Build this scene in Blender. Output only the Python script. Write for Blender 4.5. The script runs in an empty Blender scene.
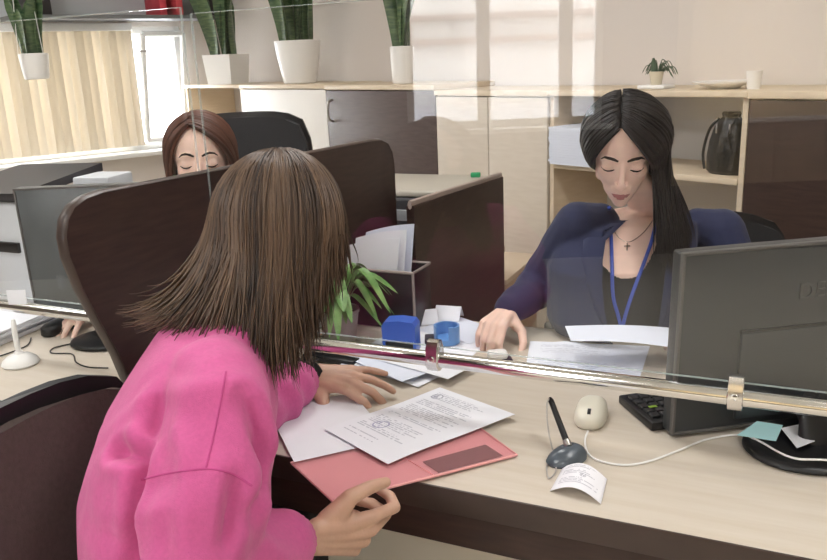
import bpy, bmesh, math, random
import numpy as np
from mathutils import Vector, Matrix, noise
from mathutils.bvhtree import BVHTree
random.seed(7); rng = np.random.default_rng(7)
S = bpy.context.scene; COL = S.collection
PI = math.pi
def V(*a): return Vector(a[0] if len(a) == 1 else a)
def lin(c):
    return tuple(((x/255)/12.92 if x/255 <= .04045 else ((x/255+.055)/1.055)**2.4) for x in c)

# ------------------------------------------------------------------ camera
cam_d = bpy.data.cameras.new('camera'); cam = bpy.data.objects.new('camera', cam_d); COL.objects.link(cam)
cam_d.sensor_width = 36.0; cam_d.lens = 800/827*36; cam_d.clip_start = .02; cam_d.clip_end = 200
yaw, pitch, roll = math.radians(25.08), math.radians(15.457), math.radians(-2.385)
fh = V(-math.sin(yaw), math.cos(yaw), 0); rv = V(math.cos(yaw), math.sin(yaw), 0)
fw = fh*math.cos(pitch) + V(0, 0, -math.sin(pitch)); uv = rv.cross(fw)
cr = rv*math.cos(roll) + uv*math.sin(roll); cu = uv*math.cos(roll) - rv*math.sin(roll)
m = Matrix.Identity(4)
for i in range(3):
    m[i][0] = cr[i]; m[i][1] = cu[i]; m[i][2] = -fw[i]
m[2][3] = 1.43
cam.matrix_world = m
S.camera = cam
# ------------------------------------------------------------------ world, sun, lamps, exposure
S.view_settings.view_transform = 'Standard'; S.view_settings.look = 'None'
S.view_settings.gamma = 1; S.view_settings.use_curve_mapping = False
S.view_settings.exposure = 0.0
w = bpy.data.worlds.new('overcast_sky'); S.world = w; w.use_nodes = True
bg = w.node_tree.nodes['Background']; bg.inputs[0].default_value = (.93, .965, 1, 1); bg.inputs[1].default_value = 14.0
UX = V(.906, -.423, 0).normalized(); NX = V(.423, .906, 0).normalized()
RZ = math.atan2(UX.y, UX.x)
def un(u, n, z=0): return UX*u + NX*n + V(0, 0, z)
def area(name, loc, sx, sy, power, rot, color=(1, 1, 1), portal=False):
    d = bpy.data.lights.new(name, 'AREA'); d.shape = 'RECTANGLE'; d.size = sx; d.size_y = sy; d.energy = power; d.color = color
    o = bpy.data.objects.new(name, d); COL.objects.link(o); o.location = loc; o.rotation_euler = rot
    if portal: d.cycles.is_portal = True
    return o
LAMPS = [(-3.9, .6), (-1.9, 1.2), (.4, 1.2), (-3.2, -1.1), (-.9, -1.1), (1.6, -1.1)]
for (a, b) in LAMPS:
    area('ceiling_lamp_light', un(a, b, 2.745), 1.15, .55, 17.5-2.0*(a+.9)/2.5, (0, 0, RZ), (.985, .985, 1.0))
area('window_daylight', un(-.45, -3.14, 1.75), 2.0, 1.6, 1, (PI/2, 0, RZ), portal=True)
area('window_daylight', un(1.64, -3.14, 1.75), 1.4, 1.6, 1, (PI/2, 0, RZ), portal=True)

# ------------------------------------------------------------------ materials
MATS = {}
def mat(name, c, rough=.5, metal=0, var=0, vs=8, bump=0, bs=60, stretch=(1, 1, 1), spec=.5, coat=0, alpha=1, trans=0, sheen=0, c2=None, sub=0):
    if name in MATS: return MATS[name]
    M = bpy.data.materials.new(name); M.use_nodes = True; nt = M.node_tree; N = nt.nodes; L = nt.links
    b = N['Principled BSDF']; col = lin(c)
    b.inputs['Base Color'].default_value = (*col, 1); b.inputs['Roughness'].default_value = rough; b.inputs['Metallic'].default_value = metal
    b.inputs['Specular IOR Level'].default_value = spec; b.inputs['Coat Weight'].default_value = coat
    b.inputs['Alpha'].default_value = alpha; b.inputs['Transmission Weight'].default_value = trans; b.inputs['Sheen Weight'].default_value = sheen
    if sub:
        b.inputs['Subsurface Weight'].default_value = sub; b.inputs['Subsurface Radius'].default_value = (.012, .004, .002); b.inputs['Subsurface Scale'].default_value = 1
    if var or bump:
        tc = N.new('ShaderNodeTexCoord'); mp = N.new('ShaderNodeMapping'); L.new(tc.outputs['Object'], mp.inputs[0]); mp.inputs['Scale'].default_value = stretch
    if var:
        nz = N.new('ShaderNodeTexNoise'); nz.inputs['Scale'].default_value = vs; nz.inputs['Detail'].default_value = 5; L.new(mp.outputs[0], nz.inputs['Vector'])
        r = N.new('ShaderNodeValToRGB'); r.color_ramp.elements[0].position = .3; r.color_ramp.elements[1].position = .7
        if c2: a2 = lin(c2); r.color_ramp.elements[0].color = (*col, 1); r.color_ramp.elements[1].color = (*a2, 1)
        else:
            r.color_ramp.elements[0].color = (*[x*(1-var) for x in col], 1); r.color_ramp.elements[1].color = (*[min(1, x*(1+var)) for x in col], 1)
        L.new(nz.outputs[0], r.inputs[0]); L.new(r.outputs[0], b.inputs['Base Color'])
    if bump:
        nb = N.new('ShaderNodeTexNoise'); nb.inputs['Scale'].default_value = bs; nb.inputs['Detail'].default_value = 4; L.new(mp.outputs[0], nb.inputs['Vector'])
        bp = N.new('ShaderNodeBump'); bp.inputs['Strength'].default_value = bump; bp.inputs['Distance'].default_value = .01; L.new(nb.outputs[0], bp.inputs['Height']); L.new(bp.outputs[0], b.inputs['Normal'])
    MATS[name] = M; return M
def glass_mat(name, tint=(1, 1, 1), gain=1.0, f0=.042):
    # thin clear pane: what passes straight through plus a mirror reflection growing towards grazing angles
    M = bpy.data.materials.new(name); M.use_nodes = True; nt = M.node_tree; N = nt.nodes; L = nt.links
    N.remove(N['Principled BSDF']); out = N['Material Output']
    lw = N.new('ShaderNodeLayerWeight'); lw.inputs[0].default_value = .5
    p = N.new('ShaderNodeMath'); p.operation = 'POWER'; L.new(lw.outputs['Facing'], p.inputs[0]); p.inputs[1].default_value = 4
    ma = N.new('ShaderNodeMath'); ma.operation = 'MULTIPLY_ADD'; L.new(p.outputs[0], ma.inputs[0]); ma.inputs[1].default_value = .9; ma.inputs[2].default_value = f0; ma.use_clamp = True
    t = N.new('ShaderNodeBsdfTransparent'); t.inputs[0].default_value = (*tint, 1)
    g = N.new('ShaderNodeBsdfGlossy'); g.inputs['Roughness'].default_value = 0
    mx = N.new('ShaderNodeMixShader'); L.new(ma.outputs[0], mx.inputs[0]); L.new(t.outputs[0], mx.inputs[1]); L.new(g.outputs[0], mx.inputs[2]); L.new(mx.outputs[0], out.inputs[0])
    return M
def emit_mat(name, c, s):
    M = bpy.data.materials.new(name); M.use_nodes = True; b = M.node_tree.nodes['Principled BSDF']
    b.inputs['Base Color'].default_value = (*lin(c), 1); b.inputs['Emission Color'].default_value = (*lin(c), 1); b.inputs['Emission Strength'].default_value = s
    return M
def print_mat(name, paper, ink, rows, density=.5, seals=(), head=None, ucount=26):
    # a printed sheet: rows of short dark marks, optional round seals (u, v, radius, colour) and a heading block
    M = bpy.data.materials.new(name); M.use_nodes = True; nt = M.node_tree; N = nt.nodes; L = nt.links; b = N['Principled BSDF']; b.inputs['Roughness'].default_value = .75
    def mth(op, a, b_=None, c_=None):
        n = N.new('ShaderNodeMath'); n.operation = op
        for i, x in enumerate((a, b_, c_)):
            if x is None: continue
            if isinstance(x, (int, float)): n.inputs[i].default_value = x
            else: L.new(x, n.inputs[i])
        return n.outputs[0]
    uvn = N.new('ShaderNodeUVMap'); sp = N.new('ShaderNodeSeparateXYZ'); L.new(uvn.outputs[0], sp.inputs[0]); u, v = sp.outputs[0], sp.outputs[1]
    vr = mth('MULTIPLY', v, rows); idx = mth('FLOOR', vr); fr = mth('FRACT', vr)
    cb = N.new('ShaderNodeCombineXYZ'); L.new(mth('MULTIPLY', u, ucount), cb.inputs[0]); L.new(mth('MULTIPLY', idx, 7.31), cb.inputs[1])
    nz = N.new('ShaderNodeTexNoise'); nz.inputs['Scale'].default_value = 1; nz.inputs['Detail'].default_value = 3; L.new(cb.outputs[0], nz.inputs['Vector'])
    cb2 = N.new('ShaderNodeCombineXYZ'); L.new(mth('MULTIPLY', idx, 3.77), cb2.inputs[0])
    wn = N.new('ShaderNodeTexWhiteNoise'); wn.noise_dimensions = '3D'; L.new(cb2.outputs[0], wn.inputs['Vector'])
    rowon = mth('LESS_THAN', wn.outputs[0], density)
    rowlen = mth('LESS_THAN', u, mth('ADD', mth('MULTIPLY', wn.outputs[0], .5), .55))
    on = mth('MULTIPLY', mth('GREATER_THAN', nz.outputs[0], .45), mth('MULTIPLY', mth('GREATER_THAN', fr, .5), rowon))
    on = mth('MULTIPLY', mth('MULTIPLY', on, rowlen), mth('MULTIPLY', mth('GREATER_THAN', u, .1), mth('LESS_THAN', u, .92)))
    on = mth('MULTIPLY', on, mth('MULTIPLY', mth('GREATER_THAN', v, .1), mth('LESS_THAN', v, .93)))
    on = mth("MULTIPLY", on, .45)
    mx = N.new('ShaderNodeMix'); mx.data_type = 'RGBA'; L.new(on, mx.inputs['Factor']); mx.inputs['A'].default_value = (*lin(paper), 1); mx.inputs['B'].default_value = (*lin(ink), 1)
    cur = mx.outputs['Result']
    for (su, sv, sr, sc, asp) in seals:
        du = mth('SUBTRACT', u, su); dv = mth('MULTIPLY', mth('SUBTRACT', v, sv), asp)
        r = mth('SQRT', mth('ADD', mth('MULTIPLY', du, du), mth('MULTIPLY', dv, dv)))
        ring = mth('LESS_THAN', mth('ABSOLUTE', mth('SUBTRACT', r, sr)), sr*.12)
        ins = mth('MULTIPLY', mth('LESS_THAN', r, sr*.7), mth('GREATER_THAN', nz.outputs[0], .5))
        k = mth('MULTIPLY', mth('MAXIMUM', ring, ins), .55)
        m2 = N.new('ShaderNodeMix'); m2.data_type = 'RGBA'; L.new(k, m2.inputs['Factor']); L.new(cur, m2.inputs['A']); m2.inputs['B'].default_value = (*lin(sc), 1); cur = m2.outputs['Result']
    L.new(cur, b.inputs['Base Color']); return M

# ------------------------------------------------------------------ mesh kit
W = {}
class MB:
    def __init__(s): s.v = []; s.f = []; s.m = []; s.uv = {}
    def add(s, vs, fs, mi=0):
        o = len(s.v); s.v += [tuple(x) for x in vs]; s.f += [tuple(i+o for i in f) for f in fs]; s.m += [mi]*len(fs); return s
    def box(s, c, d, rz=0, bev=0, mi=0, R=None, seg=2):
        bm = bmesh.new(); bmesh.ops.create_cube(bm, size=1)
        for x in bm.verts: x.co = V(x.co.x*d[0], x.co.y*d[1], x.co.z*d[2])
        if bev: bmesh.ops.bevel(bm, geom=bm.edges[:], offset=bev, segments=seg, profile=.5, affect='EDGES')
        M = R if R is not None else Matrix.Rotation(rz, 3, 'Z')
        bm.verts.index_update(); vs = [M @ x.co + V(c) for x in bm.verts]; fs = [[q.index for q in f.verts] for f in bm.faces]; bm.free()
        return s.add(vs, fs, mi)
    def prism(s, pts, ext, mi=0):
        n = len(pts); e = V(ext); a = [V(p) for p in pts]
        return s.add(a+[p+e for p in a], [tuple(range(n))[::-1], tuple(range(n, 2*n))]+[(i, (i+1) % n, n+(i+1) % n, n+i) for i in range(n)], mi)
    def loft(s, rings, mi=0, closed=False):
        n = len(rings[0]); vs = [p for r in rings for p in r]; k = len(rings); fs = []
        for i in range(k if closed else k-1):
            j = (i+1) % k
            fs += [(i*n+a, i*n+(a+1) % n, j*n+(a+1) % n, j*n+a) for a in range(n)]
        if not closed: fs += [tuple(range(n))[::-1], tuple(range((k-1)*n, k*n))]
        return s.add(vs, fs, mi)
    def tube(s, pts, r, n=8, closed=False, mi=0, flat=1.0, up=None):
        P = [V(p) for p in pts]; k = len(P)
        if isinstance(r, (int, float)): r = [r]*k
        rings = []; t0 = None; x = None
        for i in range(k):
            a = P[(i-1) % k] if (closed or i) else P[0]; b = P[(i+1) % k] if (closed or i < k-1) else P[-1]
            t = (b-a).normalized()
            if x is None:
                x = V(up) if up is not None else (V(0, 0, 1) if abs(t.z) < .9 else V(1, 0, 0))
            x = (x - t*x.dot(t)).normalized(); y = t.cross(x)
            rings.append([P[i]+(x*math.cos(q)+y*math.sin(q)*flat)*r[i] for q in [2*PI*j/n for j in range(n)]])
        return s.loft(rings, mi, closed)
    def lathe(s, prof, c, R=None, n=32, mi=0):
        c = V(c); R = R or Matrix.Identity(3)
        return s.loft([[c+R @ V(rr*math.cos(2*PI*j/n), rr*math.sin(2*PI*j/n), z) for j in range(n)] for rr, z in prof], mi)
    def ell(s, c, rad, R=None, nu=20, nv=12, mi=0):
        R = R or Matrix.Identity(3); c = V(c)
        vs = [c+R @ V(0, 0, -rad[2])]; fs = []
        for i in range(1, nv):
            t = -PI/2+PI*i/nv
            for j in range(nu):
                p = 2*PI*j/nu; vs.append(c+R @ V(rad[0]*math.cos(t)*math.cos(p), rad[1]*math.cos(t)*math.sin(p), rad[2]*math.sin(t)))
        vs.append(c+R @ V(0, 0, rad[2])); top = len(vs)-1
        fs += [(0, 1+(j+1) % nu, 1+j) for j in range(nu)]
        for i in range(nv-2):
            fs += [(1+i*nu+j, 1+i*nu+(j+1) % nu, 1+(i+1)*nu+(j+1) % nu, 1+(i+1)*nu+j) for j in range(nu)]
        b = 1+(nv-2)*nu; fs += [(b+j, b+(j+1) % nu, top) for j in range(nu)]
        return s.add(vs, fs, mi)
    def cone(s, a, b, ra, rb, n=14):
        a, b = V(a), V(b)
        if (b-a).length > 1e-5: s.tube([a, b], [ra, rb], n)
        s.ell(a, (ra,)*3, nu=n, nv=8); s.ell(b, (rb,)*3, nu=n, nv=8); return s
    def chain(s, pts, rs, n=14):
        for i in range(len(pts)-1): s.cone(pts[i], pts[i+1], rs[i], rs[i+1], n)
        return s
    def grid(s, fn, nu, nv, th=0, mi=0, mi_side=None):
        # sheet through fn(u, v), thickened by th against its normal; keeps UVs
        P = [[V(fn(i/nu, j/nv)) for i in range(nu+1)] for j in range(nv+1)]
        o = len(s.v); w_ = nu+1; cnt = w_*(nv+1)
        nn = (P[0][-1]-P[0][0]).cross(P[-1][0]-P[0][0]).normalized()
        top = [p for r in P for p in r]; vs = top+([p-nn*th for p in top] if th else [])
        fs = [(j*w_+i, j*w_+i+1, (j+1)*w_+i+1, (j+1)*w_+i) for j in range(nv) for i in range(nu)]
        if th:
            fs += [tuple(cnt+q for q in f[::-1]) for f in fs[:]]
            bd = [i for i in range(nu)]+[j*w_+nu for j in range(nv)]+[nv*w_+i for i in range(nu, 0, -1)]+[j*w_ for j in range(nv, 0, -1)]
            fs += [(bd[(k+1) % len(bd)], bd[k], cnt+bd[k], cnt+bd[(k+1) % len(bd)]) for k in range(len(bd))]
        s.add(vs, fs, mi)
        for j in range(nv+1):
            for i in range(nu+1):
                s.uv[o+j*w_+i] = (i/nu, j/nv)
                if th: s.uv[o+cnt+j*w_+i] = (i/nu, j/nv)
        return s
    def mesh(s, name, M=None):
        me = bpy.data.meshes.new(name); vs = s.v if M is None else [M @ V(x) for x in s.v]
        me.from_pydata([tuple(x) for x in vs], [], s.f); me.polygons.foreach_set('material_index', s.m)
        if s.uv:
            ul = me.uv_layers.new(name='UVMap')
            for l in me.loops: ul.data[l.index].uv = s.uv.get(l.vertex_index, (0, 0))
        return me
    def build(s, name, mats, parent=None, smooth=35, loc=None, fix=True):
        M = W[parent] if parent else (Matrix.Translation(V(loc)) if loc else Matrix.Translation(s.base()))
        me = s.mesh(name, M.inverted())
        if fix:
            bm = bmesh.new(); bm.from_mesh(me); bmesh.ops.recalc_face_normals(bm, faces=bm.faces); bm.to_mesh(me); bm.free()
        return link(name, me, mats, parent, M, smooth)
    def base(s):
        a = np.array(s.v); return V((a[:, 0].min()+a[:, 0].max())/2, (a[:, 1].min()+a[:, 1].max())/2, a[:, 2].min())
def link(name, me, mats, parent, M, smooth=35):
    for q in (mats if isinstance(mats, (list, tuple)) else [mats]): me.materials.append(q)
    if smooth:
        me.polygons.foreach_set('use_smooth', [True]*len(me.polygons))
        if smooth < 180: me.set_sharp_from_angle(angle=math.radians(smooth))
    o = bpy.data.objects.new(name, me); COL.objects.link(o)
    if parent: o.parent = parent; W[o] = W[parent]
    else: o.matrix_world = M; W[o] = M
    return o
def tag(o, label, cat, group=None, kind=None):
    o['label'] = label; o['category'] = cat
    if group: o['group'] = group
    if kind: o['kind'] = kind
    return o
def thing(name, label, cat, loc, group=None):
    o = bpy.data.objects.new(name, None); COL.objects.link(o); o.empty_display_size = .05
    M = Matrix.Translation(V(loc)); o.matrix_world = M; W[o] = M
    return tag(o, label, cat, group)
def struct(o): o['kind'] = 'structure'; return o
def copy_thing(o, delta, label, parent=None):
    c = o.copy(); COL.objects.link(c)
    if parent is None:
        c.location = o.location+V(delta); c['label'] = label; W[c] = Matrix.Translation(V(delta)) @ W[o]
    else: c.parent = parent; W[c] = W[parent]
    for ch in list(o.children): copy_thing(ch, delta, None, c)
    return c
def catmull(pts, k=6):
    P = [V(p) for p in pts]; out = []
    for i in range(len(P)-1):
        a = P[max(i-1, 0)]; b = P[i]; c = P[i+1]; d = P[min(i+2, len(P)-1)]
        for j in range(k):
            t = j/k; out.append(.5*((2*b)+(c-a)*t+(2*a-5*b+4*c-d)*t*t+(3*b-a-3*c+d)*t**3))
    out.append(P[-1]); return out
def remesh(mb, voxel, smooth=3, factor=.5):
    me = mb.mesh('tmp'); o = bpy.data.objects.new('tmp', me); COL.objects.link(o)
    md = o.modifiers.new('r', 'REMESH'); md.mode = 'VOXEL'; md.voxel_size = voxel; md.adaptivity = 0
    if smooth: sm = o.modifiers.new('s', 'SMOOTH'); sm.factor = factor; sm.iterations = smooth
    dg = bpy.context.evaluated_depsgraph_get(); dg.update(); r = bpy.data.meshes.new_from_object(o.evaluated_get(dg))
    bpy.data.objects.remove(o); return r
def vco(me):
    a = np.empty(len(me.vertices)*3); me.vertices.foreach_get('co', a); return a.reshape(-1, 3)
def setco(me, a): me.vertices.foreach_set('co', a.ravel()); me.update()
def cull(me, keep):
    # delete the vertices where keep is False
    bm = bmesh.new(); bm.from_mesh(me); bm.verts.ensure_lookup_table()
    bmesh.ops.delete(bm, geom=[v for v, k in zip(bm.verts, keep) if not k], context='VERTS'); bm.to_mesh(me); bm.free(); return me
def to_local(me, M): me.transform(M.inverted()); return me

# ------------------------------------------------------------------ palette
wall_m = mat('wall_paint', (222, 214, 207), .85, bump=.05, bs=90)
floor_m = mat('floor_tile', (226, 219, 204), .45, var=.06, vs=3)
ceil_m = mat('ceiling_paint', (238, 236, 230), .9)
frame_m = mat('window_frame_white', (236, 236, 234), .45)
wood_m = mat('worktop_maple', (206, 197, 184), .42, c2=(198, 187, 171), var=1, vs=5, stretch=(1.2, 14, 14), spec=.4)
brown_m = mat('wenge_laminate', (52, 37, 33), .38, c2=(66, 48, 42), var=1, vs=6, stretch=(2, 2, 16), spec=.35)
brown2_m = mat('wenge_door', (78, 66, 64), .45, c2=(92, 78, 75), var=1, vs=6, stretch=(2, 2, 16))
edge_m = mat('brown_edge_band', (60, 46, 40), .4, var=.15, vs=12)
beige_m = mat('beige_laminate', (224, 208, 184), .5, c2=(216, 198, 172), var=1, vs=4, stretch=(3, 3, 20))
beige2_m = mat('beige_panel', (216, 206, 192), .55, c2=(209, 198, 183), var=1, vs=4, stretch=(3, 3, 20))
white_m = mat('white_laminate', (236, 233, 228), .45)
chrome_m = mat('polished_chrome', (232, 232, 230), .12, 1)
chrome2_m = mat('satin_chrome', (232, 230, 228), .22, 1)
steel_m = mat('brushed_steel', (190, 186, 182), .3, 1)
black_m = mat('black_plastic', (20, 20, 22), .38, bump=.05, bs=300)
screen_m = mat('monitor_housing', (54, 57, 59), .34, bump=.012, bs=420, spec=.55)
grey_m = mat('grey_plastic', (120, 122, 124), .45)
lgrey_m = mat('pale_grey_plastic', (198, 202, 206), .45)
white_pl = mat('white_plastic', (240, 240, 238), .35)
paper_m = mat('white_paper', (236, 238, 244), .8)
paper2_m = mat('blue_white_paper', (222, 228, 242), .8)
ceramic_m = mat('white_ceramic', (240, 238, 234), .3)
leaf_m = mat('snake_plant_leaf', (44, 74, 50), .4, c2=(104, 124, 84), var=1, vs=14, stretch=(1, 1, 6))
leaf2_m = mat('spider_plant_leaf', (66, 118, 52), .45, c2=(124, 164, 92), var=1, vs=25)
soil_m = mat('soil', (58, 44, 34), .95, var=.3, vs=40)
dark_fab = mat('dark_brown_fabric', (76, 64, 61), .9, var=.12, vs=120, bump=.3, bs=500)
black_fab = mat('black_mesh_fabric', (30, 32, 36), .85, bump=.3, bs=400)
glass_m = glass_mat('screen_glass')
pane_m = glass_mat('window_glass')

# ------------------------------------------------------------------ room shell
ROT = Matrix.Rotation(RZ, 3, 'Z')
U0, U1, N0, N1, CH = -5.82, 3.6, -3.2, 3.07, 2.8
def ubox(mb, u0, u1, n0, n1, z0, z1, bev=0, mi=0):
    return mb.box(un((u0+u1)/2, (n0+n1)/2, (z0+z1)/2), (u1-u0, n1-n0, z1-z0), RZ, bev, mi)
def wall(name, spans, mm=None):
    b = MB()
    for s_ in spans: ubox(b, *s_)
    o = struct(b.build(name, mm or wall_m)); return o
struct(ubox(MB(), U0-.1, U1+.1, N0-.1, N1+.1, -.1, 0).build('floor', floor_m))
struct(ubox(MB(), U0-.1, U1+.1, N0-.1, N1+.1, CH, CH+.1).build('ceiling', ceil_m))
wall('wall_back', [(U0-.1, U1+.1, N1, N1+.1, 0, CH)])
wall('wall_right', [(U1, U1+.1, N0, N1, 0, CH)])
FW = [(-1.12, .22, .95, 2.45), (.78, 2.5, .95, 2.45)]
wall('wall_front', [(U0-.1, FW[0][0], N0-.1, N0, 0, CH), (FW[0][1], FW[1][0], N0-.1, N0, 0, CH), (FW[1][1], U1+.1, N0-.1, N0, 0, CH)] +
     [(a, b, N0-.1, N0, 0, c) for a, b, c, d in FW]+[(a, b, N0-.1, N0, d, CH) for a, b, c, d in FW], mat('dimmed_wall_paint', (112, 102, 95), .85))  # unseen wall, coloured darker so its reflection in the desk glass stays weak
LW = (.9, 2.72, .86, 1.73)
wall('wall_left', [(U0-.1, U0, N0, LW[0], 0, CH), (U0-.1, U0, LW[1], N1, 0, CH), (U0-.1, U0, LW[0], LW[1], 0, LW[2]), (U0-.1, U0, LW[0], LW[1], LW[3], CH)])
def window(name, a, b, z0, z1, mull, front=True):
    fr = MB(); gl = MB()
    def bx(mb, p, q, zz0, zz1, d0=.02, d1=.07):
        if front: ubox(mb, p, q, N0-d1, N0-d0, zz0, zz1, .004)
        else: ubox(mb, U0-d1, U0-d0, p, q, zz0, zz1, .004)
    t = .05
    bx(fr, a, a+t, z0, z1); bx(fr, b-t, b, z0, z1); bx(fr, a, b, z0, z0+t); bx(fr, a, b, z1-t, z1)
    for q in mull: bx(fr, q-.045, q+.045, z0, z1)
    if front: ubox(fr, a-.04, b+.04, N0-.02, N0+.14, z0-.03, z0, .006)
    else: ubox(fr, U0-.02, U0+.16, a-.04, b+.04, z0-.03, z0, .006)
    o = struct(fr.build(name, frame_m)); bx(gl, a+t, b-t, z0+t, z1-t, .043, .047); g = gl.build('pane', pane_m, o, smooth=0)
    return o
window('window_1', *FW[0], [-.59, -.03]); window('window_2', *FW[1], [1.6])
w3 = window('window_3', *LW, [2.3], False)
bs = MB()
ubox(bs, U0, U1, N1-.015, N1, 0, .07, .004); struct(bs.build('baseboard_back', edge_m))
# open tilted sash in the left window
sa = MB(); q0 = un(U0+.03, 2.36, .93); q1 = un(U0+.03, 2.66, .93); tl = UX*.13
for (p, q) in ((q0, q0+tl+V(0, 0, .74)), (q1, q1+tl+V(0, 0, .74)), (q0, q1), (q0+tl+V(0, 0, .74), q1+tl+V(0, 0, .74))):
    sa.tube([p, q], .022, 6)
so = sa.build('sash', frame_m, w3)
hd = MB(); hd.lathe([(.0, 0), (.03, 0), (.03, .012), (.0, .012)], q0+tl*.8+V(0, 0, .62), n=16); hd.build('hinge', steel_m, w3)

# the house across the street, seen mirrored in the desk glass
fa = mat('pale_facade', (232, 230, 226), .8, var=.05, vs=1.5); fwn = mat('facade_window', (120, 126, 132), .2)
roofm = mat('facade_ledge', (176, 158, 150), .8)
bt = thing('apartment_building', 'pale town house across the street, mirrored in the desk screen', 'building', un(.2, -17, -4))
ubox(MB(), -13, 14, -18, -16, -4, 11).build('facade', fa, bt)
for k, uu in enumerate(np.arange(-11, 13, 2.1)):
    for zz in (2.9, 6.2):
        fwq = ubox(MB(), uu, uu+.85, -16.0, -15.93, zz, zz+1.7).build('facade_window', fwn, bt, smooth=0)
        c_ = MB(); ubox(c_, uu+.39, uu+.46, -15.93, -15.88, zz, zz+1.7); ubox(c_, uu, uu+.85, -15.93, -15.88, zz+1.1, zz+1.17); c_.build('glazing_bar', frame_m, fwq, smooth=0)
for zz in (2.2, 1.7): ubox(MB(), -13, 14, -16, -15.7, zz, zz+.12).build('ledge', roofm, bt)
ubox(MB(), -13, 14, -15.9, -13.6, -4, .4).build('porch_roof', mat('tin_roof', (206, 206, 210), .5, var=.1, vs=2), bt)
struct(ubox(MB(), -30, 30, -30, -3.6, -4.2, -4).build('ground', mat('street', (150, 150, 150), .9, var=.1)))

# ceiling lamps
cl_m = emit_mat('lamp_diffuser', (255, 248, 238), 3)
for i, (a, b) in enumerate(LAMPS):
    L0 = un(a, b, 2.75)
    t = thing('ceiling_lamp', 'flat white rectangular ceiling lamp over the office', 'lamp', L0, 'ceiling lamps above the frame')
    f_ = MB()
    for (x0, x1, y0, y1) in ((-.62, -.59, -.32, .32), (.59, .62, -.32, .32), (-.62, .62, -.32, -.29), (-.62, .62, .29, .32)): ubox(f_, a+x0, a+x1, b+y0, b+y1, 2.75, 2.8)
    f_.build('lamp_frame', frame_m, t); ubox(MB(), a-.59, a+.59, b-.29, b+.29, 2.765, 2.8).build('diffuser', cl_m, t)

# vertical blinds
def blinds(name, label, p0, p1, z0, z1, inward, mm, pitch_=.085):
    p0, p1 = V(p0), V(p1); d = (p1-p0).normalized(); Ln = (p1-p0).length; iw = V(inward)
    t = thing(name, label, 'blinds', p0+(p1-p0)*.5+V(0, 0, z0))
    b = MB(); n_ = int(Ln/pitch_)
    for k in range(n_):
        c = p0+d*(Ln*(k+.5)/n_)+iw*.03; a = 1.0+.35*math.sin(k*1.7)
        ax = (d*math.cos(a*.55)+iw*math.sin(a*.55))*pitch_*.54; nn = V(-ax.y, ax.x, 0).normalized()
        def fn(u, v, c=c, ax=ax, nn=nn): return c+ax*(2*u-1)+nn*(.008*(1-(2*u-1)**2))+V(0, 0, z0+(z1-z0)*v)
        b.grid(fn, 4, 1, .0012)
    b.build('blind_slats', mm, t)
    h = MB(); h.box(p0+(p1-p0)*.5+V(0, 0, z1+.025)+iw*.03, (Ln, .06, .05), math.atan2(d.y, d.x), .004); h.build('head_rail', frame_m, t)
    return t
blind_m = mat('beige_blind_fabric', (204, 193, 174), .9)
blinds('vertical_blinds', 'beige vertical blinds over the window behind the left desk', un(U0+.01, .75), un(U0+.01, 2.33), .9, 1.70, UX, blind_m, .055)
bl2 = bpy.data.materials.new('sheer_blind'); bl2.use_nodes = True; q = bl2.node_tree; tl_ = q.nodes.new('ShaderNodeBsdfTranslucent'); tl_.inputs[0].default_value = (*lin((226, 212, 184)), 1)
mx_ = q.nodes.new('ShaderNodeMixShader'); mx_.inputs[0].default_value = .5; q.nodes['Principled BSDF'].inputs['Base Color'].default_value = (*lin((226, 213, 186)), 1)
q.links.new(q.nodes['Principled BSDF'].outputs[0], mx_.inputs[1]); q.links.new(tl_.outputs[0], mx_.inputs[2]); q.links.new(mx_.outputs[0], q.nodes['Material Output'].inputs[0])
blinds('vertical_blinds', 'beige vertical blinds mirrored at the right of the desk glass', un(.70, N0+.03), un(2.6, N0+.03), .5, 2.5, NX, bl2)

# ------------------------------------------------------------------ cabinets along the back wall
def cabinet(name, label, u0, u1, z1, door_m, doors, handle=None, side_m=beige_m, top_over=.015):
    t = thing(name, label, 'cabinet', un((u0+u1)/2, 2.85, 0))
    b = MB(); ubox(b, u0, u0+.02, 2.665, 3.05, 0, z1-.025); ubox(b, u1-.02, u1, 2.665, 3.05, 0, z1-.025); ubox(b, u0+.02, u1-.02, 3.035, 3.05, 0, z1-.025); ubox(b, u0+.02, u1-.02, 2.665, 3.03, .05, .07)
    b.build('carcass', side_m, t)
    ubox(MB(), u0-.002, u1+.002, 2.635, 3.055, z1-.025, z1, .003).build('cabinet_top', beige_m, t)
    wd = (u1-u0)/doors
    for k in range(doors):
        d = ubox(MB(), u0+wd*k+.003, u0+wd*(k+1)-.003, 2.643, 2.662, .06, z1-.03, .002).build('door', door_m, t)
        if handle is not None:
            hu = u0+wd*k+(handle if k == 0 else wd-handle)
            h = MB(); a = un(hu, 2.643, z1-.20)
            h.tube(catmull([a, a-NX*.028+V(0, 0, .015), a-NX*.034+V(0, 0, .06), a-NX*.028+V(0, 0, .105), a+V(0, 0, .12)], 4), .007, 8); h.build('door_handle', steel_m, d)
    return t
cabinet('cabinet', 'low cabinet with plain white door under the large white planter', -4.86, -3.87, 1.31, white_m, 1)
cabinet('cabinet', 'dark brown cabinet door with curved steel handle behind the printer', -3.87, -2.94, 1.305, brown2_m, 1, .06)
cabinet('cabinet', 'plain beige cabinet between dark cabinet and open shelves', -2.94, -2.24, 1.28, beige2_m, 2)
cabinet('cabinet', 'dark brown cabinet at the right edge behind the big monitor', -1.365, -.42, 1.28, brown_m, 1)
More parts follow.
